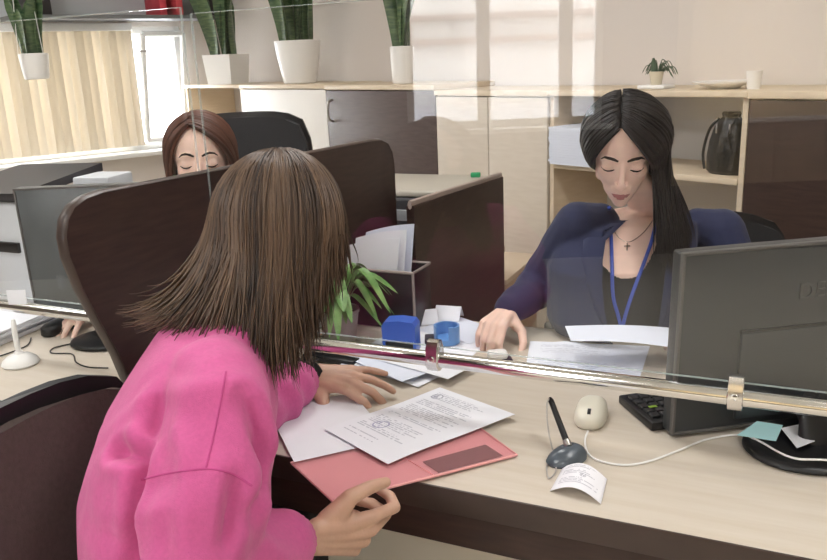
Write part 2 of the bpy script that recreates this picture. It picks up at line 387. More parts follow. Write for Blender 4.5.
def open_shelf(label, u0, u1, z1, levels):
    t = thing('open_shelf', label, 'shelf', un((u0+u1)/2, 2.85, 0))
    for a in (u0, u1-.02): ubox(MB(), a, a+.02, 2.655, 3.05, 0, z1-.022).build('side_panel', beige_m, t)
    ubox(MB(), u0+.02, u1-.02, 3.035, 3.05, 0, z1-.022).build('back_panel', mat('pale_shelf_back', (214, 211, 208), .6), t)
    for z in levels: ubox(MB(), u0+.02, u1-.02, 2.648, 3.035, z-.022, z, .002).build('shelf_board', beige_m, t)
    ubox(MB(), u0-.002, u1+.002, 2.635, 3.055, z1-.022, z1, .003).build('shelf_top', beige_m, t); return t
open_shelf('open beige shelving behind the woman in the navy blazer', -2.235, -1.37, 1.28, (.98, .62, .28))
open_shelf('open beige shelving at the far left end of the cabinets', -5.70, -4.865, 1.31, (.96, .62, .28))

def snake_plant(label, pos, r0, r1, h, nleaf, lh, square=False, seed=1):
    R = random.Random(seed); p = V(pos); t = thing('potted_plant', label, 'plant', p, None)
    b = MB()
    if square:
        rg = [[p+V(c*q, s_*q, z) for c, s_ in ((-1, -1), (1, -1), (1, 1), (-1, 1))] for q, z in ((r0, 0), (r1, h), (r1-.012, h), (r1-.012, h-.03))]
        b.loft(rg)
    else: b.lathe([(0, 0), (r0*.9, 0), (r0, .006), (r0+(r1-r0)*.35, h*.3), (r0+(r1-r0)*.75, h*.65), (r1, h-.004), (r1-.004, h), (r1-.012, h-.004), (r1-.014, h-.03), (0, h-.03)], p)
    pot = b.build('pot', ceramic_m, t); MB().lathe([(0, h-.03), (r1-.016, h-.03), (r1-.02, h-.02), (0, h-.018)], p, n=20).build('soil', soil_m, t)
    for k in range(nleaf):
        a = R.uniform(0, 2*PI); rr = R.uniform(.15, .75)*r1; base = p+V(rr*math.cos(a), rr*math.sin(a), h-.025); L = lh*R.uniform(.65, 1.1); lean = R.uniform(.06, .30)*L*(.3 if V(math.cos(a), math.sin(a), 0).dot(NX) > .2 else 1); wd = R.uniform(.018, .027)*(1+lh)
        az = R.uniform(0, PI); ax = V(math.cos(az), math.sin(az), 0)
        def fn(u, v, base=base, L=L, lean=lean, wd=wd, az=az, a=a):
            q = az+v*.8; wv = wd*(.55+1.0*v*(1.25-v)*1.6 if v < .75 else (.55+1.2*.5)*(max(0, (1-v)/.25))**.6+.02)
            ax_ = V(math.cos(q), math.sin(q), 0); nn_ = V(-math.sin(q), math.cos(q), 0)
            return base+V(math.cos(a), math.sin(a), 0)*lean*v*v+V(0, 0, L*v)+ax_*wv*(2*u-1)+nn_*(.25*wv*(2*u-1)**2)
        b = MB(); b.grid(fn, 4, 12, .0025); b.build('leaf', leaf_m, t)
    return t
snake_plant('green snake plant in a square white planter, leftmost on the cabinets', (-3.6, 4.75, 1.31), .10, .115, .20, 9, .55, True, 3)
snake_plant('tall snake plant in the large round white pot on the cabinets', (-2.757, 4.356, 1.31), .10, .142, .255, 12, .75, False, 5)
snake_plant('snake plant in a slim white pot, standing in for a reflection above the dark cabinet door', (-1.855, 3.935, 1.305), .055, .062, .19, 8, .5, False, 8)  # solid plant added in place of one mirrored in the desk glass
# small things on the shelf tops
tr = thing('potted_plant', 'small cactus in a cream pot on a white saucer tray on the shelf top', 'plant', (-.468, 3.287, 1.28))
MB().box((-.468, 3.287, 1.288), (.12, .08, .014), RZ, .004).build('saucer', white_pl, tr)
pt = MB().lathe([(0, .015), (.02, .015), (.028, .065), (.025, .065), (.024, .055), (0, .055)], V(-.468, 3.287, 1.28), n=20).build('pot', mat('cream_pot', (216, 206, 182), .5), tr)
b = MB(); R = random.Random(4)
b.tube([V(-.475, 3.287, 1.335), V(-.478, 3.287, 1.365), V(-.482, 3.288, 1.395)], [.013, .013, .004], 8)
for k in range(26):
    a = R.uniform(-.9, 1.2); L = R.uniform(.04, .075); s_ = V(-.462, 3.287, 1.335); q = s_+UX*math.sin(a)*L+V(0, R.uniform(-.02, .02), math.cos(a)*L*.8); e = q+UX*.025*(1 if a > 0 else -1)+V(0, 0, -.03)
    b.tube(catmull([s_, q, e], 4), [.0016]*8+[.0005], 5)
b.build('leaves', mat('cactus_green', (74, 92, 70), .6, var=.3, vs=60), tr)
dp = V(-.215, 3.168, 1.28)
dish = MB().lathe([(0, 0), (.05, 0), (.058, .006), (.105, .022), (.108, .028), (.1, .026), (.056, .012), (0, .010)], dp, n=40).build('dish', ceramic_m)
tag(dish, 'round white dish standing on the shelf top', 'dish')
cup = MB().lathe([(0, 0), (.021, 0), (.027, .062), (.024, .062), (.019, .006), (0, .006)], V(-.112, 3.1, 1.28), n=24).build('cup', ceramic_m)
tag(cup, 'small white cup at the right end of the shelf top', 'cup')
# paper stack on the inner shelf
ps = thing('paper_stack', 'thick stack of white paper on the shelf left of the head', 'paper', (-.74, 3.395, .98))
b = MB(); R = random.Random(2)
for k in range(15): b.box(V(-.74, 3.395, .985+k*.0102)+UX*R.uniform(-.004, .004), (.21, .29, .0098), RZ+R.uniform(-.01, .01))
b.build('sheets', paper2_m, ps)
# black drawstring bag
bp = V(-.178, 3.126, .98); bagm = mat('black_leather', (10, 10, 11), .35, bump=.5, bs=45, spec=.6)
bg_t = thing('bag', 'small black leather bag with gathered top on the shelf', 'bag', bp)
prof = [(.070, .045, 0), (.082, .055, .012), (.083, .056, .06), (.074, .05, .12), (.058, .04, .17), (.04, .03, .195), (.03, .024, .205), (.034, .028, .215), (.03, .022, .222)]
rings = []
for a_, b_, z in prof:
    rings.append([bp+ROT @ V(a_*math.cos(q)*(1+.05*math.sin(9*q)*z*5), b_*math.sin(q)*(1+.06*math.sin(7*q+1)*z*5), z) for q in [2*PI*j/48 for j in range(48)]])
MB().loft(rings).build('bag_body', bagm, bg_t)
b = MB(); b.tube(catmull([bp+ROT @ V(-.03, -.03, .2), bp+ROT @ V(-.055, -.05, .16), bp+ROT @ V(-.07, -.058, .08), bp+ROT @ V(-.06, -.06, .02)], 6), .005, 6)
b.tube(catmull([bp+ROT @ V(.03, -.03, .2), bp+ROT @ V(.02, -.055, .15), bp+ROT @ V(.035, -.06, .1)], 6), .004, 6); b.build('strap', bagm, bg_t)
for x in (-.028, .022): b = MB(); b.box(bp+ROT @ V(x, -.05, .165), (.006, .006, .035), RZ, .002); b.build('zip_pull', steel_m, bg_t)

# wall shelf with folders high on the left
ws = thing('hanging_shelf', 'dark grey wall shelf above the blinds at the top left', 'shelf', un(U0+.15, 2.2, 1.76))
b = MB(); ubox(b, U0, U0+.3, 1.5, 2.95, 1.765, 1.79); b.build('shelf_board', grey_m, ws)
b = MB(); ubox(b, U0, U0+.02, 1.5, 2.95, 1.79, 2.2); b.build('back_board', lgrey_m, ws)
for (nn0, dn, c, lab) in ((1.6, .14, (40, 36, 38), 'black box file at the left end of the wall shelf'), (2.46, .05, (206, 70, 84), 'red folder on the wall shelf, left of two'), (2.58, .05, (214, 82, 90), 'red folder on the wall shelf, right of two'), (2.82, .1, (36, 32, 34), 'black binder at the right end of the wall shelf')):
    o = ubox(MB(), U0+.03, U0+.28, nn0, nn0+dn, 1.79, 2.1, .004).build('folder', mat('folder_%d_%d' % (c[0], c[1]), c, .5)); tag(o, lab, 'folder')
# ------------------------------------------------------------------ the service counter and its screens
GY, RZH, PXL = 1.325, .87, -1.09
ct = thing('service_counter', 'long maple-topped service counter with a dark brown front edge', 'counter', (-.6, 1.49, 0))
MB().box((-.8, 1.49, .7325), (4.4, .82, .035), 0, .002).build('worktop', wood_m, ct)
MB().box((-.8, 1.0785, .7275), (4.4, .005, .046), 0, .0015).build('edge_band', edge_m, ct)
MB().box((-.8, 1.112, .672), (4.36, .022, .086), 0, .001).build('apron', brown_m, ct)
MB().box((-.8, 1.52, .355), (4.24, .018, .70), 0, .001).build('modesty_panel', mat('cream_panel', (240, 233, 220), .5), ct)
for x in (-2.95, 1.35): MB().box((x, 1.5, .357), (.03, .76, .714), 0, .001).build('end_panel', brown_m, ct)
b = MB()
for x in (-2.7, .75):
    b = MB(); b.box((x, 1.62, .357), (.05, .05, .714), 0, .003); b.build('leg', steel_m, ct)
# partition: a wing-shaped board through the gap between the two panes
pr = thing('partition', 'tall dark brown wing partition between the two counter places', 'partition', (PXL, 1.5, 0))
pp = [(1.06, .752), (1.05, .83), (1.02, .93), (.99, 1.0), (.962, 1.07), (.946, 1.13), (.945, 1.165), (.953, 1.192), (.972, 1.212), (1.0, 1.222), (1.04, 1.226), (1.42, 1.219), (1.70, 1.213), (2.06, 1.207), (2.12, 1.203), (2.165, 1.188), (2.19, 1.16), (2.2, 1.12), (2.2, 0), (1.93, 0), (1.93, .752)]
MB().prism([(PXL-.011, y, z) for y, z in pp], (.022, 0, 0)).build('panel', brown_m, pr, smooth=25)
el = [(PXL, y, z) for y, z in pp[:18]]+[(PXL, 2.2, .02)]
b = MB(); b.tube(el, .0125, 8, flat=.35, up=(1, 0, 0)); b.build('edge_trim', edge_m, pr)
lp = thing('low_panel', 'low dark brown side panel with a pale metal top edge beside the printer', 'partition', (-.9, 2.3, 0))
MB().prism([(-.911, 1.92, 0), (-.911, 2.68, 0), (-.911, 2.68, 1.018), (-.911, 1.92, 1.05)], (.022, 0, 0)).build('panel', brown_m, lp)
b = MB(); b.tube([(-.9, 1.918, 1.053), (-.9, 2.682, 1.021)], .0125, 8, flat=.5); b.build('top_trim', mat('pale_trim', (176, 160, 152), .35, .3), lp)
# rails, clamps and panes
def rail(label, x0, x1, clamps, post):
    t = thing('support_rail', label, 'rail', ((x0+x1)/2, GY, RZH))
    b = MB(); b.tube([(x0, GY, RZH), (x0+.004, GY, RZH), (x1-.004, GY, RZH), (x1, GY, RZH)], [.011, .015, .015, .011], 24); b.build('tube', chrome_m, t)
    for x in clamps:
        c = MB(); rg = []
        pf = [(0, .037), (.010, .034), (.0165, .022), (.020, 0), (.0185, -.014), (.011, -.0235), (.0, -.0265), (-.011, -.0235), (-.0185, -.014), (-.020, 0), (-.0165, .022), (-.010, .034)]
        pf = [(p.x, p.y) for p in [V(a, bb, 0) for a, bb in pf]]
        for dx, s_ in ((-.0125, .9), (-.011, 1), (.011, 1), (.0125, .9)): rg.append([V(x+dx, GY+a*s_, RZH+.004+bb*(s_ if bb > 0 else s_)) for a, bb in pf])
        c.loft(rg); k = c.build('clamp', chrome2_m, t, smooth=40)
        MB().lathe([(0, 0), (.0065, 0), (.0065, .003), (.003, .0035), (.003, .002), (0, .002)], (x, GY-.0195, RZH+.006), Matrix.Rotation(PI/2, 3, 'X'), 16).build('screw', chrome_m, k)
    for x in post:
        p_ = MB().lathe([(0, .752), (.035, .752), (.035, .758), (.012, .764), (.012, RZH), (0, RZH)], (x, GY, 0), n=24).build('post', chrome_m, t)
    return t
rail('chrome rail with ring clamps carrying the screen in front of the blazer', -1.074, .58, (-0.582, -0.042), (.4,))
rail('short chrome rail under the far left screen', -1.785, -1.106, (), (-1.3,))
def pane(label, x0, x1, z1):
    b = MB(); b.box(((x0+x1)/2, GY, (.897+z1)/2), (x1-x0, .005, z1-.897), 0, .0008, seg=1)
    o = b.build('glass_screen', glass_m, smooth=0); e = MB()
    for xx in (x0-.0006, x1+.0006): e.box((xx, GY, (.897+z1)/2), (.0012, .0052, z1-.897))
    e.box(((x0+x1)/2, GY, z1+.0006), (x1-x0, .0052, .0012)); e.box(((x0+x1)/2, GY, .8964), (x1-x0, .0052, .0012))
    e.build('polished_edge', mat('glass_edge', (206, 222, 220), .3, alpha=.32), o, smooth=0); return tag(o, label, 'glass screen')
pane('clear glass screen standing on the chrome rail, right of the wing partition', -1.0775, .62, 1.532)
pane('clear glass screen of the left place, beyond the wing partition', -2.75, -1.1025, 1.545)

# ------------------------------------------------------------------ people
skin_m = mat('skin_fair', (238, 204, 188), .5, var=.06, vs=30, sub=.08, bump=.06, bs=260)
skin2_m = mat('skin_tan', (200, 162, 140), .5, var=.07, vs=30, sub=.08, bump=.06, bs=260)
lip_m = mat('lips', (176, 112, 108), .4); brow_m = mat('brow_hair', (40, 28, 24), .8); lash_m = mat('lash', (40, 28, 26), .8)
pink_m = mat('pink_cotton', (202, 90, 147), .92, var=.05, vs=180, bump=.25, bs=700, sheen=.15)
navy_m = mat('navy_wool', (28, 37, 72), .85, var=.08, vs=160, bump=.04, bs=600, sheen=.1)
top_m = mat('black_knit', (30, 29, 33), .9, bump=.2, bs=500)
trouser_m = mat('dark_trousers', (30, 30, 36), .9, bump=.2, bs=400)
grey_top_m = mat('grey_knit', (88, 92, 104), .9, bump=.2, bs=400)
def hair_mat(name, c0, c1, rough=.42):
    M = bpy.data.materials.new(name); M.use_nodes = True; nt = M.node_tree; N = nt.nodes; L = nt.links; b = N['Principled BSDF']
    a = N.new('ShaderNodeAttribute'); a.attribute_name = 'tone'; r = N.new('ShaderNodeValToRGB')
    r.color_ramp.elements[0].color = (*lin(c0), 1); r.color_ramp.elements[1].color = (*lin(c1), 1)
    L.new(a.outputs['Fac'], r.inputs[0]); L.new(r.outputs[0], b.inputs['Base Color']); b.inputs['Roughness'].default_value = rough; b.inputs['Specular IOR Level'].default_value = .4
    return M
brunette_m = hair_mat('brown_hair', (46, 35, 30), (134, 108, 86), .42)
black_hair_m = hair_mat('black_hair', (9, 7, 8), (34, 26, 26), .42)
auburn_m = hair_mat('auburn_hair', (58, 34, 26), (108, 66, 48), .45)

def frame(f, roll_=0):
    # head or hand frame: forward, left, up
    f = V(f).normalized(); l = V(0, 0, 1).cross(f).normalized(); u = f.cross(l)
    if roll_: q = Matrix.Rotation(roll_, 3, f); l = q @ l; u = q @ u
    return f, l, u
def head_parts(mb, o, F):
    f, l, u = F; P = lambda a, b, c: o+f*a+l*b+u*c
    R = Matrix((f, l, u)).transposed()
    mb.ell(P(-.012, 0, .030), (.097, .075, .086), R, 28, 18)
    mb.ell(P(.022, 0, -.020), (.066, .061, .084), R, 24, 16)
    mb.ell(P(.036, 0, -.072), (.049, .043, .042), R)
    mb.ell(P(.064, 0, -.104), (.020, .019, .017), R)
    mb.ell(P(.058, 0, -.086), (.028, .030, .028), R)
    for s in (-1, 1):
        mb.ell(P(.049, s*.034, -.022), (.026, .023, .027), R)          # cheekbone
        mb.ell(P(.070, s*.0315, .0), (.0155, .0165, .0125), R)          # closed lid over the eyeball
        mb.tube([P(.078, s*.010, .017), P(.080, s*.026, .021), P(.064, s*.050, .016)], [.0075, .0085, .007], 8)   # brow ridge
        mb.ell(P(.093, s*.0095, -.041), (.010, .0068, .006), R)           # nostril wing
        mb.ell(P(-.008, s*.074, -.008), (.017, .007, .029), R)          # ear
        mb.ell(P(-.002, s*.050, -.060), (.034, .012, .028), R)            # jaw corner
    mb.tube([P(.080, 0, .016), P(.091, 0, -.008), P(.104, 0, -.030), P(.103, 0, -.041), P(.090, 0, -.046)], [.006, .0065, .0080, .0090, .0055], 10)
    mb.ell(P(.078, 0, -.062), (.014, .024, .020), R)
    mb.tube([P(.080, -.022, -.070), P(.0905, -.008, -.0665), P(.0915, 0, -.068), P(.0905, .008, -.0665), P(.080, .022, -.070)], [.0025, .005, .0052, .005, .0025], 8)
    mb.tube([P(.080, -.019, -.0735), P(.0895, -.008, -.0785), P(.0905, 0, -.0795), P(.0895, .008, -.0785), P(.080, .019, -.0735)], [.0025, .0058, .0066, .0058, .0025], 8)
def face_details(o, F, root, lipm):
    f, l, u = F; P = lambda a, b, c: o+f*a+l*b+u*c
    bvh = BVHTree.FromObject(root, bpy.context.evaluated_depsgraph_get()); Mi = W[root].inverted()
    def on(b, c, lift):
        s = Mi @ P(.2, b, c); d = (Mi.to_3x3() @ -f); h = bvh.ray_cast(s, d)
        return (W[root] @ h[0])+f*lift if h[0] is not None else P(.08, b, c)
    for s in (-1, 1):
        b = MB(); pts = [on(s*x, z, .0006) for x, z in ((.010, .0195), (.020, .0245), (.030, .0265), (.040, .0245), (.048, .0185))]
        b.tube(pts, [.0022, .0033, .0034, .0026, .001], 6); b.build('eyebrow', brow_m, root)
        b = MB(); pts = [on(s*x, z, .0005) for x, z in ((.0175, -.0040), (.024, -.0075), (.0315, -.0090), (.039, -.0075), (.046, -.0030))]
        b.tube(pts, [.0010, .0020, .0024, .0022, .0013], 6); b.build('eyelashes', lash_m, root)
    b = MB(); xs = [-.021, -.014, -.007, 0, .007, .014, .021]
    for row0, row1 in ((lambda x: -.0715+.0075*(1-(x/.0215)**2)-(.0015 if abs(x) < .004 else 0), lambda x: -.0725), (lambda x: -.0725, lambda x: -.0725-.0125*(1-(x/.0215)**2))):
        g = []
        for k in range(4): g.append([on(x, row0(x)*(1-k/3)+row1(x)*k/3, .0008) for x in xs])
        n0 = len(b.v); b.v += [tuple(p) for r in g for p in r]; w_ = len(xs)
        q = [(n0+j*w_+i, n0+j*w_+i+1, n0+(j+1)*w_+i+1, n0+(j+1)*w_+i) for j in range(3) for i in range(w_-1)]; b.f += q; b.m += [0]*len(q)
    b.build('lips', lipm, root, smooth=180)
def hand_parts(mb, wr, d, nrm, thumb_side, curls, thumb, scale=1.0, spread=(.12, .03, -.05, -.14)):
    # wr wrist point, d towards the knuckles, nrm back of the hand, thumb_side +-1 along cross(d, nrm); curls per finger (mcp, pip, dip)
    d = V(d).normalized(); nrm = V(nrm); nrm = (nrm-d*nrm.dot(d)).normalized(); s = d.cross(nrm)*thumb_side; wr = V(wr); k = scale
    offs = (.030, .010, -.010, -.028); lens = ((.041, .024, .021), (.045, .028, .022), (.041, .026, .021), (.032, .019, .018)); kn = (.086, .089, .084, .076); rad = (.0088, .0090, .0085, .0075)
    tips = []
    for i in range(4):
        base = wr+d*kn[i]*k+s*offs[i]*k+nrm*(.004-.003*abs(i-1.3))*k
        st = wr+s*offs[i]*.55*k+d*.004*k
        mb.chain([st, wr+(base-wr)*.55+s*offs[i]*.1*k+nrm*.002, base], [.0135*k, .0125*k, .0105*k], 12)
        dd = (d+s*spread[i]).normalized(); ax = dd.cross(nrm).normalized(); p = base; r = rad[i]*k; ang = 0; pts = [p]; rs = [r*1.12]
        for j in range(3):
            ang += curls[i][j]; v = dd*math.cos(ang)-nrm*math.sin(ang); p = p+v*lens[i][j]*k; pts.append(p); rs.append(r*(1.02, .93, .78)[j])
        mb.chain(pts, rs, 12); tips.append(p)
    mb.ell(wr+d*.045*k-nrm*.006*k, (.043*k, .036*k, .013*k), Matrix((d, s, nrm)).transposed())
    tb = wr+d*.018*k+s*.024*k-nrm*.006*k
    pts = [tb]; rs = [.0135*k]; p = tb
    for (a, b_, c_), L, r in zip(thumb, (.042, .033, .027), (.0115, .0100, .0080)):
        v = (d*a+s*b_+nrm*c_).normalized(); p = p+v*L*k; pts.append(p); rs.append(r*k)
    mb.chain(pts, rs, 12)
    mb.chain([wr+d*.03*k+s*.012*k, pts[1]], [.012*k, .012*k], 10)
    return tips
def ringpts(c, a, b, n=28, pw=2.3):
    c, a, b = V(c), V(a), V(b); out = []
    for j in range(n):
        t = 2*PI*j/n; ct, st = math.cos(t), math.sin(t)
        out.append(c+a*(math.copysign(abs(ct)**(2/pw), ct))+b*(math.copysign(abs(st)**(2/pw), st)))
    return out
def interp(tab, x):
    for (a, p), (b, q) in zip(tab, tab[1:]):
        if x <= b:
            t = (x-a)/(b-a) if b > a else 0; t = max(0, min(1, t)); return p+(q-p)*t if isinstance(p, (int, float)) else V(p).lerp(V(q), t)
    return tab[-1][1] if isinstance(tab[-1][1], (int, float)) else V(tab[-1][1])
def strands(mb, tone, paths, width, R, flat=.45, n=5):
    for pts, tn, wd in paths:
        k = len(pts); o0 = len(mb.v)
        mb.tube(pts, [wd*(.35+.65*min(1, 4*i/(k-1)))*(1-.93*(max(0, i/(k-1)-.45)/.55)**1.3) for i in range(k)], n, flat=flat, up=None)
        cnt = (len(mb.v)-o0)//k
        tone += [tn]*(len(mb.v)-o0)
def set_tone(o, tone):
    at = o.data.attributes.new('tone', 'FLOAT', 'POINT'); at.data.foreach_set('value', np.array(tone, dtype=np.float32))
def hermite(p0, t0, p1, t1, k):
    out = []
    for i in range(k+1):
        t = i/k; out.append(p0*(2*t**3-3*t*t+1)+t0*(t**3-2*t*t+t)+p1*(-2*t**3+3*t*t)+t1*(t**3-t*t))
    return out
def slerp(a, b, t):
    w_ = math.acos(max(-1, min(1, a.dot(b))))
    return a if w_ < 1e-4 else (a*math.sin((1-t)*w_)+b*math.sin(t*w_))/math.sin(w_)
def hair_path(o, B, rad, root_dir, tan_dir, end, lift, R, curl=.25, wob=.004, kin=.45, tw=None):
    # root and tangent directions are unit vectors in the head's own axes B; the strand follows the skull, leaves it and hangs to end
    pts = []
    for i in range(9):
        q = slerp(root_dir, tan_dir, i/8); pts.append(o+B @ V(q.x*(rad[0]+lift), q.y*(rad[1]+lift), q.z*(rad[2]+lift)))
    t0 = (pts[-1]-pts[-2]).normalized(); Ln = (end-pts[-1]).length
    t1 = tw if tw is not None else V(0, 0, -1)
    h = hermite(pts[-1], t0*Ln*kin*2, end, t1*Ln*curl*2, 11)
    ph = R.uniform(0, 6.28); sd = V(R.uniform(-1, 1), R.uniform(-1, 1), 0)
    pts += [p+sd*wob*math.sin(ph+i*.55)*(i/11) for i, p in enumerate(h)][1:]
    return pts

def folds(me, fn):
    a = vco(me); nr = np.empty(len(me.vertices)*3); me.vertices.foreach_get('normal', nr); nr = nr.reshape(-1, 3)
    d = np.array([fn(V(p)) for p in a]); setco(me, a+nr*d[:, None])

CAMP = V(0, 0, 1.43)
def cast(bvh, M, d):
    # nearest point of a surface in direction d from the standpoint
    Mi = M.inverted(); h = bvh.ray_cast(Mi @ CAMP, (Mi.to_3x3() @ V(d)).normalized())
    return M @ h[0] if h[0] is not None else CAMP+V(d).normalized()*1.1
def groove(me, dirs, depth, width):
    # press a fold into cloth along a line on its surface
    bv = BVHTree.FromPolygons([v.co for v in me.vertices], [p.vertices[:] for p in me.polygons]); I = Matrix.Identity(4)
    ln = catmull([cast(bv, I, d) for d in dirs], 10); P = np.array([tuple(p) for p in ln]); a = vco(me)
    nr = np.empty(len(me.vertices)*3); me.vertices.foreach_get('normal', nr); nr = nr.reshape(-1, 3)
    d2 = np.full(len(a), 9.0); ix = np.zeros(len(a), int)
    for k, p in enumerate(P):
        q = ((a-p)**2).sum(1); s_ = q < d2; d2[s_] = q[s_]; ix[s_] = k
    tt = ix/(len(P)-1); prof_ = np.sin(np.pi*np.clip(tt*.9+.05, 0, 1))**.6
    g_ = np.exp(-d2/(2*width**2))-.35*np.exp(-(np.sqrt(d2)-2.2*width)**2/(2*width**2))
    setco(me, a-nr*(g_*depth*prof_)[:, None])
# ---- the woman in the pink sweatshirt, seated in front of the counter, seen from behind her right shoulder
Fb = V(.80, .60, 0).normalized(); Lb = V(-.60, .80, 0); Z3 = V(0, 0, 1)
c7 = V(-0.7572, 0.8869, 1.0682); shR = V(-0.6337, 0.7579, 1.0191); shL = V(-.835, 1.04, 1.02)
pel = V(-.80, .80, .52); mid = V(-.765, .80, .82)
elR = V(-0.6084, 0.6420, 0.8259); wrR = V(-0.5943, 0.8387, 0.7731)
elL = V(-.885, 1.12, .80); wrL = V(-0.8655, 1.3234, 0.8000)
hp = V(-0.7089, 1.0231, 1.1776); HF = frame(V(.55, .55, -.62), .1)
body = MB(); M0 = Matrix.Translation(V(-.80, .80, 0))
sec = [(pel-Z3*.06, .17, .12), (pel+Z3*.05, .165, .12), (V(-.785, .79, .66), .14, .105), (mid, .15, .108), (V(-.755, .835, .93), .155, .10), (V(-.745, .875, 1.01), .115, .066), (c7+Fb*.04, .055, .055), (c7+(hp-c7)*.45+Fb*.02, .048, .052), (hp-HF[2]*.06, .045, .05)]
body.loft([ringpts(c, Lb*a, Fb*b) for c, a, b in sec])
body.chain([shR+V(0, 0, -.02), elR, wrR], [.040, .038, .027]); body.chain([shL+V(0, 0, -.02), elL, wrL], [.040, .038, .026])
head_parts(body, hp, HF)
# right hand under the folder: a loose fist with the thumb on top
kR = V(-0.5214, 0.9415, 0.7356)
dR = kR-wrR; nR = -fw*.9+V(0, 0, -.35)+cr*.12
tipsR = hand_parts(body, wrR+dR.normalized()*.022, dR, nR, 1 if dR.cross(nR).z > 0 else -1,
    [(.28, 1.15, .7), (.65, 1.35, .8), (.92, 1.3, .8), (1.08, 1.3, .8)], [(.62, .74, -.10), (.90, .38, -.15), (.97, .12, -.20)], 1.08, (.13, .04, -.05, -.16))
# left hand resting on the paper, fingers pointing right
kL = V(-0.7324, 1.2638, 0.8388)
dL = V(-0.7317, 1.3423, 0.7950)-wrL; nL = V(-.05, -.35, .9)
tipsL = hand_parts(body, wrL, dL, nL, 1 if (dL.cross(nL)).dot(V(.3, -1, 0)) > 0 else -1,
    [(.55, .60, .35), (.42, .50, .3), (.22, .30, .2), (.05, .2, .15)], [(.60, .70, -.50), (.80, .40, -.55), (.85, .1, -.55)], 1.06, (.16, .05, -.06, -.2))
FL = V(-.40, .92, 0).normalized(); kneeR = pel+FL*.40+V(.09, .04, 0); kneeL = pel+FL*.40-V(.09, .04, 0)
for s_, kn_ in ((-1, kneeR), (1, kneeL)):
    body.chain([pel+Lb*s_*.09-Z3*.02, kn_, kn_-Z3*.42+FL*.02], [.085, .06, .042]); body.chain([kn_-Z3*.43, kn_-Z3*.45+FL*.16], [.035, .03])
me = to_local(remesh(body, .0032, 2), M0)
p1 = tag(link('person', me, [skin2_m], None, M0, 180), 'woman in a bright pink sweatshirt with loose brown hair bent over her papers', 'person')
face_details(hp, HF, p1, lip_m)
# sweatshirt
sw = MB(); g = .022
sec2 = [(pel-Z3*.04, .175, .128), (pel+Z3*.06, .178, .132), (V(-.785, .79, .68), .17, .135), (mid+V(-.005, -.0, .02), .182, .136), (V(-.757, .83, .94), .185, .125), (V(-.748, .868, 1.015), .155, .098), (V(-.745, .885, 1.06), .10, .072), (c7+Fb*.045+Z3*.012, .068, .062)]
sw.loft([ringpts(c, Lb*a, Fb*b) for c, a, b in sec2])
sw.chain([shR.lerp(c7, .35)+V(0, 0, -.02), shR+V(0, 0, -.012), shR.lerp(elR, .45), elR, elR.lerp(wrR, .5), elR.lerp(wrR, .80)], [.066, .066, .074, .068, .060, .050])
sw.chain([shL+V(0, 0, -.01), shL.lerp(elL, .5), elL, elL.lerp(wrL, .5), elL.lerp(wrL, .74)], [.075, .070, .062, .056, .047])
me = remesh(sw, .006, 9)
def fold1(p):
    q = noise.noise(V(p.x*9, p.y*9, p.z*5)); r = noise.noise(V(p.x*22+5, p.y*22, p.z*13))
    ua = (p-shR).dot((elR-shR).normalized()); near = math.exp(-((p-shR.lerp(elR, .6)).length/.16)**2); nl = math.exp(-((p-elL.lerp(wrL, .4)).length/.12)**2)
    return .005*q+.0018*r+.007*near*math.sin(55*ua+8*noise.noise(p*8))+.005*nl*math.sin(95*(p-elL).dot((wrL-elL).normalized())+3*noise.noise(p*9))
folds(me, fold1)
pinkbv = None
groove(me, [(-0.6911, 0.5951, -0.4102), (-0.6703, 0.6120, -0.4198), (-0.6470, 0.6260, -0.4353), (-0.6453, 0.6141, -0.4545), (-0.6352, 0.5946, -0.4929), (-0.6244, 0.5707, -0.5334)], .024, .010)
groove(me, [(-0.6501, 0.6654, -0.3669), (-0.6495, 0.6493, -0.3956), (-0.6446, 0.6372, -0.4225)], .019, .011)
groove(me, [(-0.5699, 0.7257, -0.3854), (-0.5506, 0.7220, -0.4190), (-0.5387, 0.7015, -0.4666), (-0.5389, 0.6708, -0.5096)], .021, .011)
groove(me, [(-0.5611, 0.6796, -0.4727), (-0.5535, 0.6572, -0.5115), (-0.5504, 0.6394, -0.5370)], .018, .009)
groove(me, [(-0.5977, 0.6389, -0.4843), (-0.5901, 0.6163, -0.5215), (-0.5778, 0.6034, -0.5496)], -.009, .012)
groove(me, [(-0.6281, 0.6643, -0.4053), (-0.6146, 0.6593, -0.4331), (-0.6069, 0.6469, -0.4617)], -.009, .012)
sws = link('sweatshirt', to_local(me, W[p1]), [pink_m], p1, None, 180)
bvp = BVHTree.FromObject(sws, bpy.context.evaluated_depsgraph_get())
def snap(p, lift=.001):
    h = bvp.find_nearest(W[sws].inverted() @ V(p)); return W[sws] @ (h[0]+h[1]*lift)
for ln in ([(-0.5932, 0.7221, -0.3559), (-0.5928, 0.7068, -0.3861), (-0.5920, 0.6863, -0.4225), (-0.5916, 0.6653, -0.4553)], [(-0.6444, 0.6148, -0.4547), (-0.6260, 0.6343, -0.4536), (-0.5914, 0.6648, -0.4563), (-0.5663, 0.6799, -0.4659), (-0.5444, 0.6870, -0.4813)]):
    b = MB(); b.tube([snap(cast(bvp, W[sws], d_), .0002) for d_ in catmull(ln, 12)], .0013, 6); b.build('seam', mat('pink_seam', (186, 72, 132), .92), sws)
